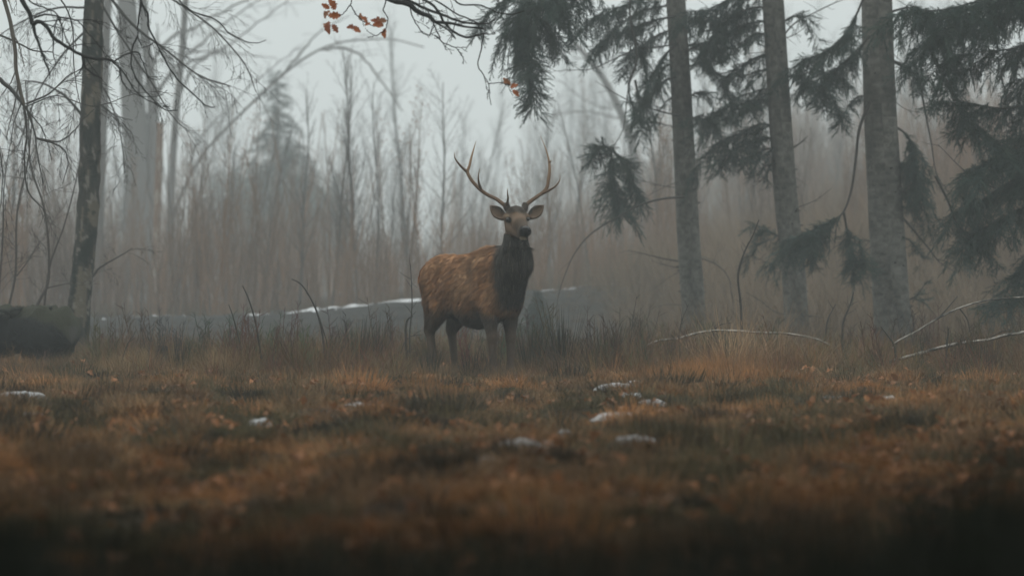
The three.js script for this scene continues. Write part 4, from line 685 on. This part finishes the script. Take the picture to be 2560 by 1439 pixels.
  for (let i = 0; i < 600; i++) { const d = Math.sqrt(rr(100, 45 * 45)), x = rr(-0.155, 0.155) * d; if (fbm(x * 0.9 + 13, d * 0.6, 0, 3) < 0.5) continue; ch.push(place(V(x, ground(x, -d) - 0.02, -d), rnd() * 6.28, rr(0.5, 1.3))); cc.push(new THREE.Color(0.022, 0.024, 0.018).multiplyScalar(rr(0.6, 1.6))); }
  const co = instanced('heather', cush.geometry(), grassMat, ch, cc); Object.assign(co.userData, { label: 'small dark heather cushions scattered in the clearing', category: 'heather' });
  // tall dark weeds close to the camera
  const weed = new MB(); for (let i = 0; i < 9; i++) { const p = V(gauss() * 0.05, 0, gauss() * 0.05), d = V(gauss() * 0.12, 1, gauss() * 0.12).normalize(), h = rr(0.72, 1.0); weed.tube([p, p.clone().addScaledVector(d, h * 0.5), p.clone().addScaledVector(d, h)], [0.0035, 0.0015], 3); for (let k = 0; k < 26; k++) { const t = rr(0.1, 1), u = rnd() * 6.283; weed.blade(p.clone().addScaledVector(d, h * t), V(Math.cos(u), rr(0.2, 0.9), Math.sin(u)).normalize(), V(0, -0.7, 0), rr(0.03, 0.085), 0.012, 2); } }
  const hb = [], hc = [], wg = weed.geometry();
  for (let i = 0; i < 800; i++) {
    const d = rr(3.6, 7.5), u = rr(-0.17, 0.17), x = u * d, n = fbm(u * 16 + 4, 2, 0, 3), top = lerp(1345, 1215, sst(-0.05, 0.1, u)) - (n - 0.5) * 420 + gauss() * 75 + (rnd() < 0.1 ? -90 : 0), h = 1 - (top - 719.5) / FPX * d - ground(x, -d);
    if (h < 0.15) continue; hb.push(place(V(x, ground(x, -d), -d), rnd() * 6.28, [1, h, 1])); hc.push(new THREE.Color(0.042, 0.050, 0.034).multiplyScalar(rr(0.5, 1.5)));
  }
  const ho = instanced('weeds', wg, grassMat, hb, hc); Object.assign(ho.userData, { label: 'tall blurred green bramble weeds close to the camera along the bottom', category: 'weeds' });
}
// ------------------------------------------------------------------ the stag
{
  reseed(131);
  const A = 53 * Math.PI / 180, ca = Math.cos(A), sa = Math.sin(A), K = 228.5, BX = 1185, BY = 947.5;
  const L = (px, py, w) => { const u = (px - BX) / K, y = (BY - py) / K; return V(u * ca + w * sa, y, -u * sa + w * ca); };     // a spot of the photograph at a depth w towards the camera, in the stag's own axes
  const toPx = (p) => [BX + K * (p.x * ca - p.z * sa), BY - K * p.y, p.x * sa + p.z * ca];
  const root = thing('stag', 'large brown stag with dark shaggy neck and branched antlers, looking at the camera', 'deer', [(BX - 1280) / FPX * 42, 0, -42]); root.rotation.y = -A;
  const B = [], H = [], b = (list, p, q, ra, rb, k = 0.06) => list.push([p.x ?? p[0], p.y ?? p[1], p.z ?? p[2], q.x ?? q[0], q.y ?? q[1], q.z ?? q[2], ra, rb, k]);
  // trunk
  b(B, [-0.56, 1.17, 0], [-0.12, 1.13, 0], 0.20, 0.225); b(B, [-0.12, 1.13, 0], [0.28, 1.24, 0], 0.225, 0.19); b(B, [0.28, 1.24, 0], [0.50, 1.24, 0], 0.19, 0.20);
  b(B, [-0.42, 0.94, 0], [0.08, 0.86, 0], 0.23, 0.28, 0.09); b(B, [0.08, 0.86, 0], [0.46, 0.93, 0], 0.28, 0.25, 0.09); b(B, [-0.2, 0.98, 0], [0.2, 0.98, 0], 0.295, 0.30, 0.08);
  b(B, [0.50, 0.96, 0], [0.60, 1.08, 0], 0.22, 0.20, 0.09);
  for (const s of [-1, 1]) {
    b(B, [-0.55, 1.10, s * 0.09], [-0.38, 0.80, s * 0.165], 0.20, 0.125, 0.07); b(B, [-0.66, 1.10, s * 0.10], [-0.58, 0.86, s * 0.15], 0.115, 0.10, 0.08);
    b(B, [-0.40, 0.80, s * 0.165], [-0.62, 0.53, s * 0.15], 0.115, 0.058, 0.05); b(B, [-0.58, 0.84, s * 0.15], [-0.63, 0.55, s * 0.15], 0.085, 0.045, 0.05); b(B, [-0.625, 0.53, s * 0.15], [-0.55, 0.13, s * 0.145], 0.052, 0.036, 0.03); b(B, [-0.55, 0.13, s * 0.145], [-0.50, 0.035, s * 0.145], 0.038, 0.046, 0.02);
    b(B, [0.36, 1.18, s * 0.12], [0.45, 0.82, s * 0.155], 0.16, 0.115, 0.07); b(B, [0.45, 0.84, s * 0.145], [0.50, 0.46, s * 0.125], 0.100, 0.055, 0.05);
    b(B, [0.50, 0.46, s * 0.125], [0.505, 0.13, s * 0.12], 0.052, 0.036, 0.03); b(B, [0.505, 0.13, s * 0.12], [0.545, 0.035, s * 0.12], 0.038, 0.046, 0.02);
  }
  b(B, [-0.745, 1.17, 0], [-0.79, 1.02, 0], 0.035, 0.03, 0.04);                                   // tail
  // neck with its mane
  const poll = L(1289, 552, 0.70);
  b(B, [0.50, 1.20, 0], L(1288, 640, 0.62), 0.215, 0.158, 0.09); b(B, L(1288, 640, 0.62), poll, 0.152, 0.108, 0.07); b(B, [0.62, 1.05, 0], L(1291, 665, 0.66), 0.160, 0.148, 0.09); b(B, L(1291, 660, 0.66), L(1291, 605, 0.76), 0.150, 0.118, 0.07);
  // head
  b(H, poll, L(1290, 546, 0.78), 0.112, 0.112, 0.05); b(H, L(1290, 541, 0.80), L(1300, 562, 0.98), 0.096, 0.074, 0.05); b(H, L(1300, 562, 0.98), L(1311, 580, 1.12), 0.070, 0.052, 0.04);
  b(H, L(1283, 572, 0.80), L(1305, 592, 1.06), 0.085, 0.044, 0.05); b(H, L(1306, 583, 1.10), L(1317, 582, 1.12), 0.044, 0.044, 0.03); b(H, L(1309, 596, 1.07), L(1312, 597, 1.08), 0.030, 0.03, 0.03); b(H, L(1267, 546, 0.80), L(1274, 545, 0.86), 0.040, 0.034, 0.03); b(H, L(1316, 546, 0.79), L(1313, 546, 0.84), 0.036, 0.034, 0.03);
  b(H, L(1268, 524, 0.74), L(1267, 515, 0.73), 0.034, 0.030, 0.03); b(H, L(1311, 524, 0.74), L(1312, 515, 0.73), 0.034, 0.030, 0.03);
  const wv = V(sa, 0, ca), ears = [[L(1264, 550, 0.68), L(1225, 516, 0.66), -1], [L(1320, 548, 0.68), L(1359, 515, 0.66), 1]].map(([p, q]) => { const e1 = q.clone().sub(p), len = e1.length(); e1.normalize(); const e3 = wv.clone().addScaledVector(e1, -wv.dot(e1)).normalize(), e2 = e3.clone().cross(e1); return { c: p.clone().lerp(q, 0.5), e1, e2, e3, h: len / 2 }; });
  const earD = (p) => { let d = 9; for (const e of ears) { const x = p.x - e.c.x, y = p.y - e.c.y, z = p.z - e.c.z, a = (x * e.e1.x + y * e.e1.y + z * e.e1.z) / e.h, r = (x * e.e2.x + y * e.e2.y + z * e.e2.z), t = (x * e.e3.x + y * e.e3.y + z * e.e3.z); if (Math.abs(a) > 1.6) continue; const wd = 0.064 * (1 - (a > 0 ? 0.62 * a * a : 0.2 * a * a)), o = Math.hypot(a, r / wd, (t + 0.012) / 0.040) - 1, i = Math.hypot((a - 0.08) / 0.86, r / (wd * 0.80), (t - 0.024) / 0.042) - 1; d = Math.min(d, Math.max(o, -i) * 0.036); } return d; };
  const field = (list, withEars) => (x, y, z) => {
    let d = 9;
    for (let k = 0; k < list.length; k++) { const q = list[k], ax = x - q[0], ay = y - q[1], az = z - q[2], bx = q[3] - q[0], by = q[4] - q[1], bz = q[5] - q[2]; let t = (ax * bx + ay * by + az * bz) / (bx * bx + by * by + bz * bz); t = t < 0 ? 0 : t > 1 ? 1 : t; const e = Math.hypot(ax - t * bx, ay - t * by, az - t * bz) - (q[6] + t * (q[7] - q[6])), kk = q[8], h = kk - Math.abs(d - e); d = Math.min(d, e) - (h > 0 ? h * h * 0.25 / kk : 0); }
    if (withEars) { const e = earD({ x, y, z }), h = 0.02 - Math.abs(d - e); d = Math.min(d, e) - (h > 0 ? h * h / 0.08 : 0); }
    return d;
  };
  function nets(f, lo, hi, cell) {
    const n = [0, 1, 2].map((k) => Math.ceil((hi[k] - lo[k]) / cell) + 1), [nx, ny, nz] = n, val = new Float32Array(nx * ny * nz), id = new Int32Array(nx * ny * nz).fill(-1), pos = [], idx = [];
    for (let k = 0, o = 0; k < nz; k++) for (let j = 0; j < ny; j++) for (let i = 0; i < nx; i++, o++) val[o] = f(lo[0] + i * cell, lo[1] + j * cell, lo[2] + k * cell);
    const at = (i, j, k) => i + nx * (j + ny * k), C = [[0, 0, 0], [1, 0, 0], [0, 1, 0], [1, 1, 0], [0, 0, 1], [1, 0, 1], [0, 1, 1], [1, 1, 1]], E = [[0, 1], [2, 3], [4, 5], [6, 7], [0, 2], [1, 3], [4, 6], [5, 7], [0, 4], [1, 5], [2, 6], [3, 7]];
    for (let k = 0; k < nz - 1; k++) for (let j = 0; j < ny - 1; j++) for (let i = 0; i < nx - 1; i++) {
      let m = 0; const v = C.map(([a, c, e]) => val[at(i + a, j + c, k + e)]); v.forEach((x, q) => { if (x < 0) m |= 1 << q; }); if (m === 0 || m === 255) continue;
      let x = 0, y = 0, z = 0, cnt = 0; for (const [p, q] of E) if ((v[p] < 0) !== (v[q] < 0)) { const t = v[p] / (v[p] - v[q]); x += lerp(C[p][0], C[q][0], t); y += lerp(C[p][1], C[q][1], t); z += lerp(C[p][2], C[q][2], t); cnt++; }
      id[at(i, j, k)] = pos.length / 3; pos.push(lo[0] + (i + x / cnt) * cell, lo[1] + (j + y / cnt) * cell, lo[2] + (k + z / cnt) * cell);
    }
    const quad = (a, c, e, g, flip) => { if (a < 0 || c < 0 || e < 0 || g < 0) return; flip ? idx.push(a, e, c, a, g, e) : idx.push(a, c, e, a, e, g); };
    for (let k = 1; k < nz - 1; k++) for (let j = 1; j < ny - 1; j++) for (let i = 1; i < nx - 1; i++) {
      const s = val[at(i, j, k)] < 0;
      if (s !== (val[at(i + 1, j, k)] < 0)) quad(id[at(i, j - 1, k - 1)], id[at(i, j, k - 1)], id[at(i, j, k)], id[at(i, j - 1, k)], !s);
      if (s !== (val[at(i, j + 1, k)] < 0)) quad(id[at(i - 1, j, k - 1)], id[at(i - 1, j, k)], id[at(i, j, k)], id[at(i, j, k - 1)], !s);
      if (s !== (val[at(i, j, k + 1)] < 0)) quad(id[at(i - 1, j - 1, k)], id[at(i, j - 1, k)], id[at(i, j, k)], id[at(i - 1, j, k)], !s);
    }
    const nor = new Float32Array(pos.length), e = 0.004;
    for (let q = 0; q < pos.length; q += 3) { const [x, y, z] = [pos[q], pos[q + 1], pos[q + 2]], g = V(f(x + e, y, z) - f(x - e, y, z), f(x, y + e, z) - f(x, y - e, z), f(x, y, z + e) - f(x, y, z - e)).normalize(); nor.set([g.x, g.y, g.z], q); }
    return { pos, nor, idx };
  }
  const nose = L(1312, 579, 1.14), chin = L(1307, 598, 1.09), maneLine = (p) => { const [px, py] = toPx(p); return [px, py]; };
  const mix3 = (a, c, t) => [lerp(a[0], c[0], t), lerp(a[1], c[1], t), lerp(a[2], c[2], t)];
  function coat(p, isHead) {
    const n = fbm(p.x * 7 + 3, p.y * 7, p.z * 7, 4), f = fbm(p.x * 26, p.y * 26, p.z * 26, 3);
    const [px, py, w] = toPx(p);
    if (isHead && py < 612 && w > 0.55) {
      let c = mix3([0.095, 0.062, 0.040], [0.155, 0.102, 0.065], n);
      c = mix3(c, [0.036, 0.031, 0.026], sst(546, 528, py + (f - 0.5) * 14) * 0.9);                 // dark crown
      if (w > 0.85 && py > 540) c = mix3(c, [0.105, 0.078, 0.056], 0.4); c = mix3(c, [0.048, 0.038, 0.031], sst(1.0, 1.09, w + (f - 0.5) * 0.05) * 0.8);
      const dn = p.distanceTo(nose); c = mix3(c, [0.014, 0.014, 0.014], sst(0.078, 0.052, dn + (py < 568 ? 0.03 : 0)));
      c = mix3(c, [0.30, 0.26, 0.20], sst(0.05, 0.03, p.distanceTo(chin)));
      c = mix3(c, [0.22, 0.17, 0.11], sst(0.03, 0.012, Math.hypot(px - 1268, py - 543) / K) * 0.55); c = mix3(c, [0.020, 0.017, 0.015], sst(0.042, 0.022, Math.hypot(px - 1272, py - 553) / K)); c = mix3(c, [0.020, 0.017, 0.015], sst(0.040, 0.020, Math.hypot(px - 1321, py - 552) / K));
      c = mix3(c, [0.030, 0.026, 0.022], sst(588, 604, py + (f - 0.5) * 10) * sst(1.06, 0.94, w));
      const e = earD(p); if (e < 0.004 && (px < 1252 || px > 1330)) { c = mix3([0.095, 0.066, 0.046], [0.16, 0.115, 0.08], f); for (const q of ears) { const a = p.clone().sub(q.c), r = Math.abs(a.dot(q.e2)); if (p.distanceTo(q.c) < 0.16) { if (a.dot(q.e2) * (q === ears[0] ? 1 : -1) < 0 && r > 0.045) c = mix3(c, [0.05, 0.045, 0.04], 0.7); } } }
      return c;
    }
    let c = mix3([0.175, 0.084, 0.038], [0.28, 0.145, 0.070], n);
    c = c.map((x) => x * (0.68 + 0.64 * noise(p.x * 12 + p.y * 9, p.y * 30 - p.x * 12, p.z * 26)));
    c = mix3(c, [0.34, 0.22, 0.125], sst(0.50, 0.66, fbm(p.x * 3 + 9, p.y * 3, p.z * 3, 3)) * 0.18 + 0.34 * sst(0.28, 0.1, Math.abs(p.x - 0.22)) * sst(0.8, 1.0, p.y));
    c = mix3(c, [0.27, 0.125, 0.050], sst(1.28, 1.40, p.y) * 0.7 * sst(0.5, 0.2, p.x));             // russet back
    c = mix3(c, [0.46, 0.21, 0.075], sst(-0.56, -0.70, p.x) * sst(0.8, 0.95, p.y));                  // rump patch
    c = mix3(c, [0.050, 0.040, 0.032], sst(0.82, 0.68, p.y + (f - 0.5) * 0.12 - Math.abs(p.z) * 0.15 + 0.03) * sst(-0.5, -0.25, p.x));   // belly and legs
    c = mix3(c, [0.075, 0.055, 0.040], sst(0.82, 0.64, p.y + (f - 0.5) * 0.1) * sst(-0.25, -0.5, p.x));
    c = mix3(c, [0.085, 0.058, 0.040], sst(0.66, 0.5, p.y) * sst(0.3, 0.42, p.x) * 0.6);
    const front = p.x * 0.9 + (p.y - 1.2) * 0.10 - Math.abs(p.z) * 0.35;                             // the dark mane begins along a slanting line
    const m = sst(0.435, 0.565, front + (n - 0.5) * 0.14 + (f - 0.5) * 0.05) * sst(0.72, 0.86, p.y);
    c = mix3(c, [0.032, 0.028, 0.025], m);
    c = mix3(c, [0.030, 0.028, 0.026], sst(1.40, 1.46, p.y) * sst(0.42, 0.5, p.x));
    return c;
  }
  const all = [...B, ...H], fb = field(all, false), fh = field([...H, ...B.slice(-4).map((q) => [...q.slice(0, 6), q[6] - 0.016, q[7] - 0.012, q[8]])], true);
  const bodyNet = nets(fb, [-0.98, -0.03, -0.5], [1.05, 2.0, 0.55], 0.0155);
  const hb = [L(1205, 640, 0.55), L(1375, 500, 1.25), L(1205, 500, 1.25), L(1375, 640, 0.55)], mn = (k) => Math.min(...hb.map((v) => v.getComponent(k))), mx = (k) => Math.max(...hb.map((v) => v.getComponent(k)));
  const headNet = nets((x, y, z) => { const d = fh(x, y, z), w = x * sa + z * ca; return Math.max(d, 0.60 - w, 1.44 - y); }, [mn(0), 1.42, mn(2)], [mx(0), 1.99, mx(2)], 0.0062);
  const pos = [], nor = [], col = [], idx = [];
  for (const [net, isHead] of [[bodyNet, false], [headNet, true]]) { const base = pos.length / 3; for (let q = 0; q < net.pos.length; q += 3) { const p = V(net.pos[q], net.pos[q + 1], net.pos[q + 2]); let sink = 0; if (!isHead) { const [px, py, w] = toPx(p); if (py < 585 && w > 0.62) sink = 0.012; } pos.push(p.x - net.nor[q] * sink, p.y - net.nor[q + 1] * sink, p.z - net.nor[q + 2] * sink); nor.push(net.nor[q], net.nor[q + 1], net.nor[q + 2]); col.push(...coat(p, isHead || sink > 0)); } for (const k of net.idx) idx.push(base + k); }
  const g = new THREE.BufferGeometry(); g.setAttribute('position', new THREE.Float32BufferAttribute(pos, 3)); g.setAttribute('normal', new THREE.Float32BufferAttribute(nor, 3)); g.setAttribute('color', new THREE.Float32BufferAttribute(col, 3)); g.setIndex(idx);
  const body = shadows(new THREE.Mesh(g, new THREE.MeshPhysicalMaterial({ specularIntensity: 0.25, vertexColors: true, roughness: 0.85 }))); body.name = 'body'; root.add(body);
  // hair
  const area = [], P = (k) => V(pos[k * 3], pos[k * 3 + 1], pos[k * 3 + 2]); let total = 0;
  for (let t = 0; t < idx.length; t += 3) { const a = P(idx[t]), c = P(idx[t + 1]), e = P(idx[t + 2]), w = toPx(a); total += c.clone().sub(a).cross(e.clone().sub(a)).length(); area.push(total); }
  const fur = new MB(), NH = 105000;
  for (let i = 0; i < NH; i++) {
    const r = rnd() * total; let lo = 0, hi = area.length - 1; while (lo < hi) { const m = (lo + hi) >> 1; area[m] < r ? lo = m + 1 : hi = m; }
    const t = lo * 3; let u = rnd(), v = rnd(); if (u + v > 1) { u = 1 - u; v = 1 - v; }
    const a = P(idx[t]), c = P(idx[t + 1]), e = P(idx[t + 2]), p = a.clone().multiplyScalar(1 - u - v).addScaledVector(c, u).addScaledVector(e, v), k = idx[t] * 3, n = V(nor[k], nor[k + 1], nor[k + 2]);
    const [px, py, w] = toPx(p), head = py < 600 && w > 0.6; if (p.y < 0.06) continue;
    const mane = sst(0.46, 0.56, p.x * 0.9 + (p.y - 1.2) * 0.1 - Math.abs(p.z) * 0.35) * sst(0.75, 0.9, p.y) * (head ? 0 : 1), leg = sst(0.66, 0.5, p.y);
    const flow = head ? wv.clone().multiplyScalar(-0.6).add(V(0, -0.7, 0)) : V(-1, -0.55 - 0.5 * sst(0.9, 0.6, p.y), 0).lerp(V(0.1, -1, p.z * 0.6), Math.max(mane, leg));
    const cl = ((cx, cy, cz) => V(hash(cx, cy, cz) - 0.5, hash(cx + 50, cy, cz) - 0.5, hash(cx, cy + 50, cz) - 0.5))(Math.floor((p.x + 0.02 * noise(p.y * 40, p.z * 40)) * 26), Math.floor((p.y + 0.02 * noise(p.x * 40, p.z * 40)) * 32), Math.floor(p.z * 26));
    let d = flow.addScaledVector(n, -flow.dot(n)).normalize().addScaledVector(cl, head ? 0.3 : 0.42).addScaledVector(n, lerp(0.34 + 0.3 * rnd() + cl.x * 0.25, 0.16 + 0.2 * rnd(), mane)).normalize();
    let len = lerp(lerp(0.062, 0.020, leg), 0.115, mane) * rr(0.6, 1.25); if (!head && p.y > 1.38 && p.x < 0.5) { d.addScaledVector(n, 0.35).normalize(); len *= 1.1; }
    if (head) { len = 0.018 * rr(0.6, 1.3); if (py < 532 && px > 1262 && px < 1318) { len = 0.045 * rr(0.5, 1.2); } if (p.distanceTo(nose) < 0.065) continue; }
    const k0 = rr(0.6, 1.4) * (1 + cl.y * 0.16), cc = coat(p, head).map((x) => x * k0);
    fur.blade(p.addScaledVector(n, -0.003), d, V(n.x * -0.35, n.y * -0.35 - 0.35, n.z * -0.35), len, head ? 0.0045 : 0.0062, 2, mane > 0.5 && rnd() < 0.10 ? [0.10, 0.085, 0.06] : cc);
  }
  const fm = fur.build('coat_hair', new THREE.MeshPhysicalMaterial({ specularIntensity: 0.25, vertexColors: true, roughness: 0.75 }), root); fm.userData.kind = 'stuff';
  // eyes, nostrils, mouth
  const surf = (px, py) => { for (let w = 1.35; w > 0.4; w -= 0.002) { const p = L(px, py, w); if (fh(p.x, p.y, p.z) < 0) return p; } return L(px, py, 0.8); };
  const eyeMat = new THREE.MeshPhysicalMaterial({ color: new THREE.Color(0.008, 0.006, 0.005), roughness: 0.35 });
  for (const [px, py] of [[1270.5, 551.5], [1318.5, 551]]) { const e = shadows(new THREE.Mesh(new THREE.SphereGeometry(0.025, 14, 10), eyeMat)); e.name = 'eye'; e.position.copy(surf(px, py)).addScaledVector(wv, 0.000); e.scale.set(1, 0.8, 1); root.add(e); }
  const wet = new THREE.MeshPhysicalMaterial({ color: new THREE.Color(0.012, 0.012, 0.013), roughness: 0.35 }), hole = mat(0.004, 0.004, 0.004);
  for (const [px, py, tilt] of [[1304, 578, 0.5], [1321, 579, -0.5]]) { const e = shadows(new THREE.Mesh(new THREE.SphereGeometry(0.016, 12, 8), hole)); e.name = 'nostril'; e.position.copy(surf(px, py)).addScaledVector(wv, -0.004); e.scale.set(1.1, 0.75, 0.6); e.rotation.y = A; root.add(e); }
  { const e = shadows(new THREE.Mesh(new THREE.SphereGeometry(0.030, 16, 12), wet)); e.name = 'nose_pad'; e.position.copy(surf(1313, 574)).addScaledVector(wv, -0.016); e.scale.set(1.15, 0.8, 0.9); e.rotation.y = A; root.add(e); }
  { const m = new MB(); m.tube([[1301, 590], [1306, 591.5], [1313, 592], [1320, 591]].map(([x, y]) => surf(x, y)), [0.006, 0.005], 6, null); m.build('mouth', hole, root); }
  // antlers
  const horn = new THREE.MeshPhysicalMaterial({ specularIntensity: 0.25, vertexColors: true, roughness: 0.6, bumpMap: plates, bumpScale: 0.006 });
  function antler(beam, tines) {
    const hc = (tipFrom) => (p, n, f) => mix3([0.085, 0.050, 0.030], [0.36, 0.24, 0.145], sst(tipFrom, 1, f) * 0.9 + 0.12 * fbm(p.x * 30, p.y * 30, p.z * 30, 2));
    const m = new MB(), P0 = beam.map((q) => L(...q)); m.tube(curve(P0, 48), (f) => lerp(0.0225, 0.0165, f) * (f > 0.62 ? Math.max(0.12, 1 - ((f - 0.62) / 0.38) ** 1.3 * 0.9) : 1) * (f < 0.03 ? 1.5 : 1), 12, hc(0.45), 0.25); const o = m.build('antler', horn, root);
    for (const t of tines) { const q = new MB(); q.tube(curve(t.map((v) => L(...v)), 26), (f) => lerp(0.0170, 0.0022, f ** 1.1), 10, hc(0.3), 0.2); q.build('tine', horn, o); }
  }
  antler([[1266, 520, 0.73], [1255, 511, 0.71], [1242, 501, 0.68], [1220, 490, 0.64], [1202, 477, 0.61], [1187, 462, 0.58], [1176, 447, 0.55], [1170, 432, 0.53], [1174, 420, 0.52], [1180, 395, 0.50], [1186, 373, 0.48], [1191, 356, 0.46]],
    [[[1171, 434, 0.53], [1160, 425, 0.55], [1147, 411, 0.60], [1139, 398, 0.65], [1138, 385, 0.68]], [[1205, 479, 0.61], [1199, 462, 0.66], [1197, 446, 0.72], [1201, 425, 0.78]], [[1267, 519, 0.74], [1269, 508, 0.80], [1270.5, 497, 0.88], [1269, 488, 0.95], [1269, 477, 1.0]]]);
  antler([[1312, 519, 0.73], [1318, 512, 0.71], [1328, 504, 0.68], [1345, 492, 0.64], [1356, 484, 0.61], [1366, 471, 0.58], [1370, 452, 0.55], [1373, 427, 0.52], [1371, 404, 0.50], [1365, 380, 0.49], [1350, 342, 0.47]],
    [[[1352, 488, 0.62], [1371, 479, 0.66], [1387, 469, 0.71], [1397, 455, 0.76], [1398, 442, 0.79]], [[1371, 410, 0.5], [1375, 407, 0.51], [1377, 404, 0.52]]]);
}
renderer.render(scene, camera);
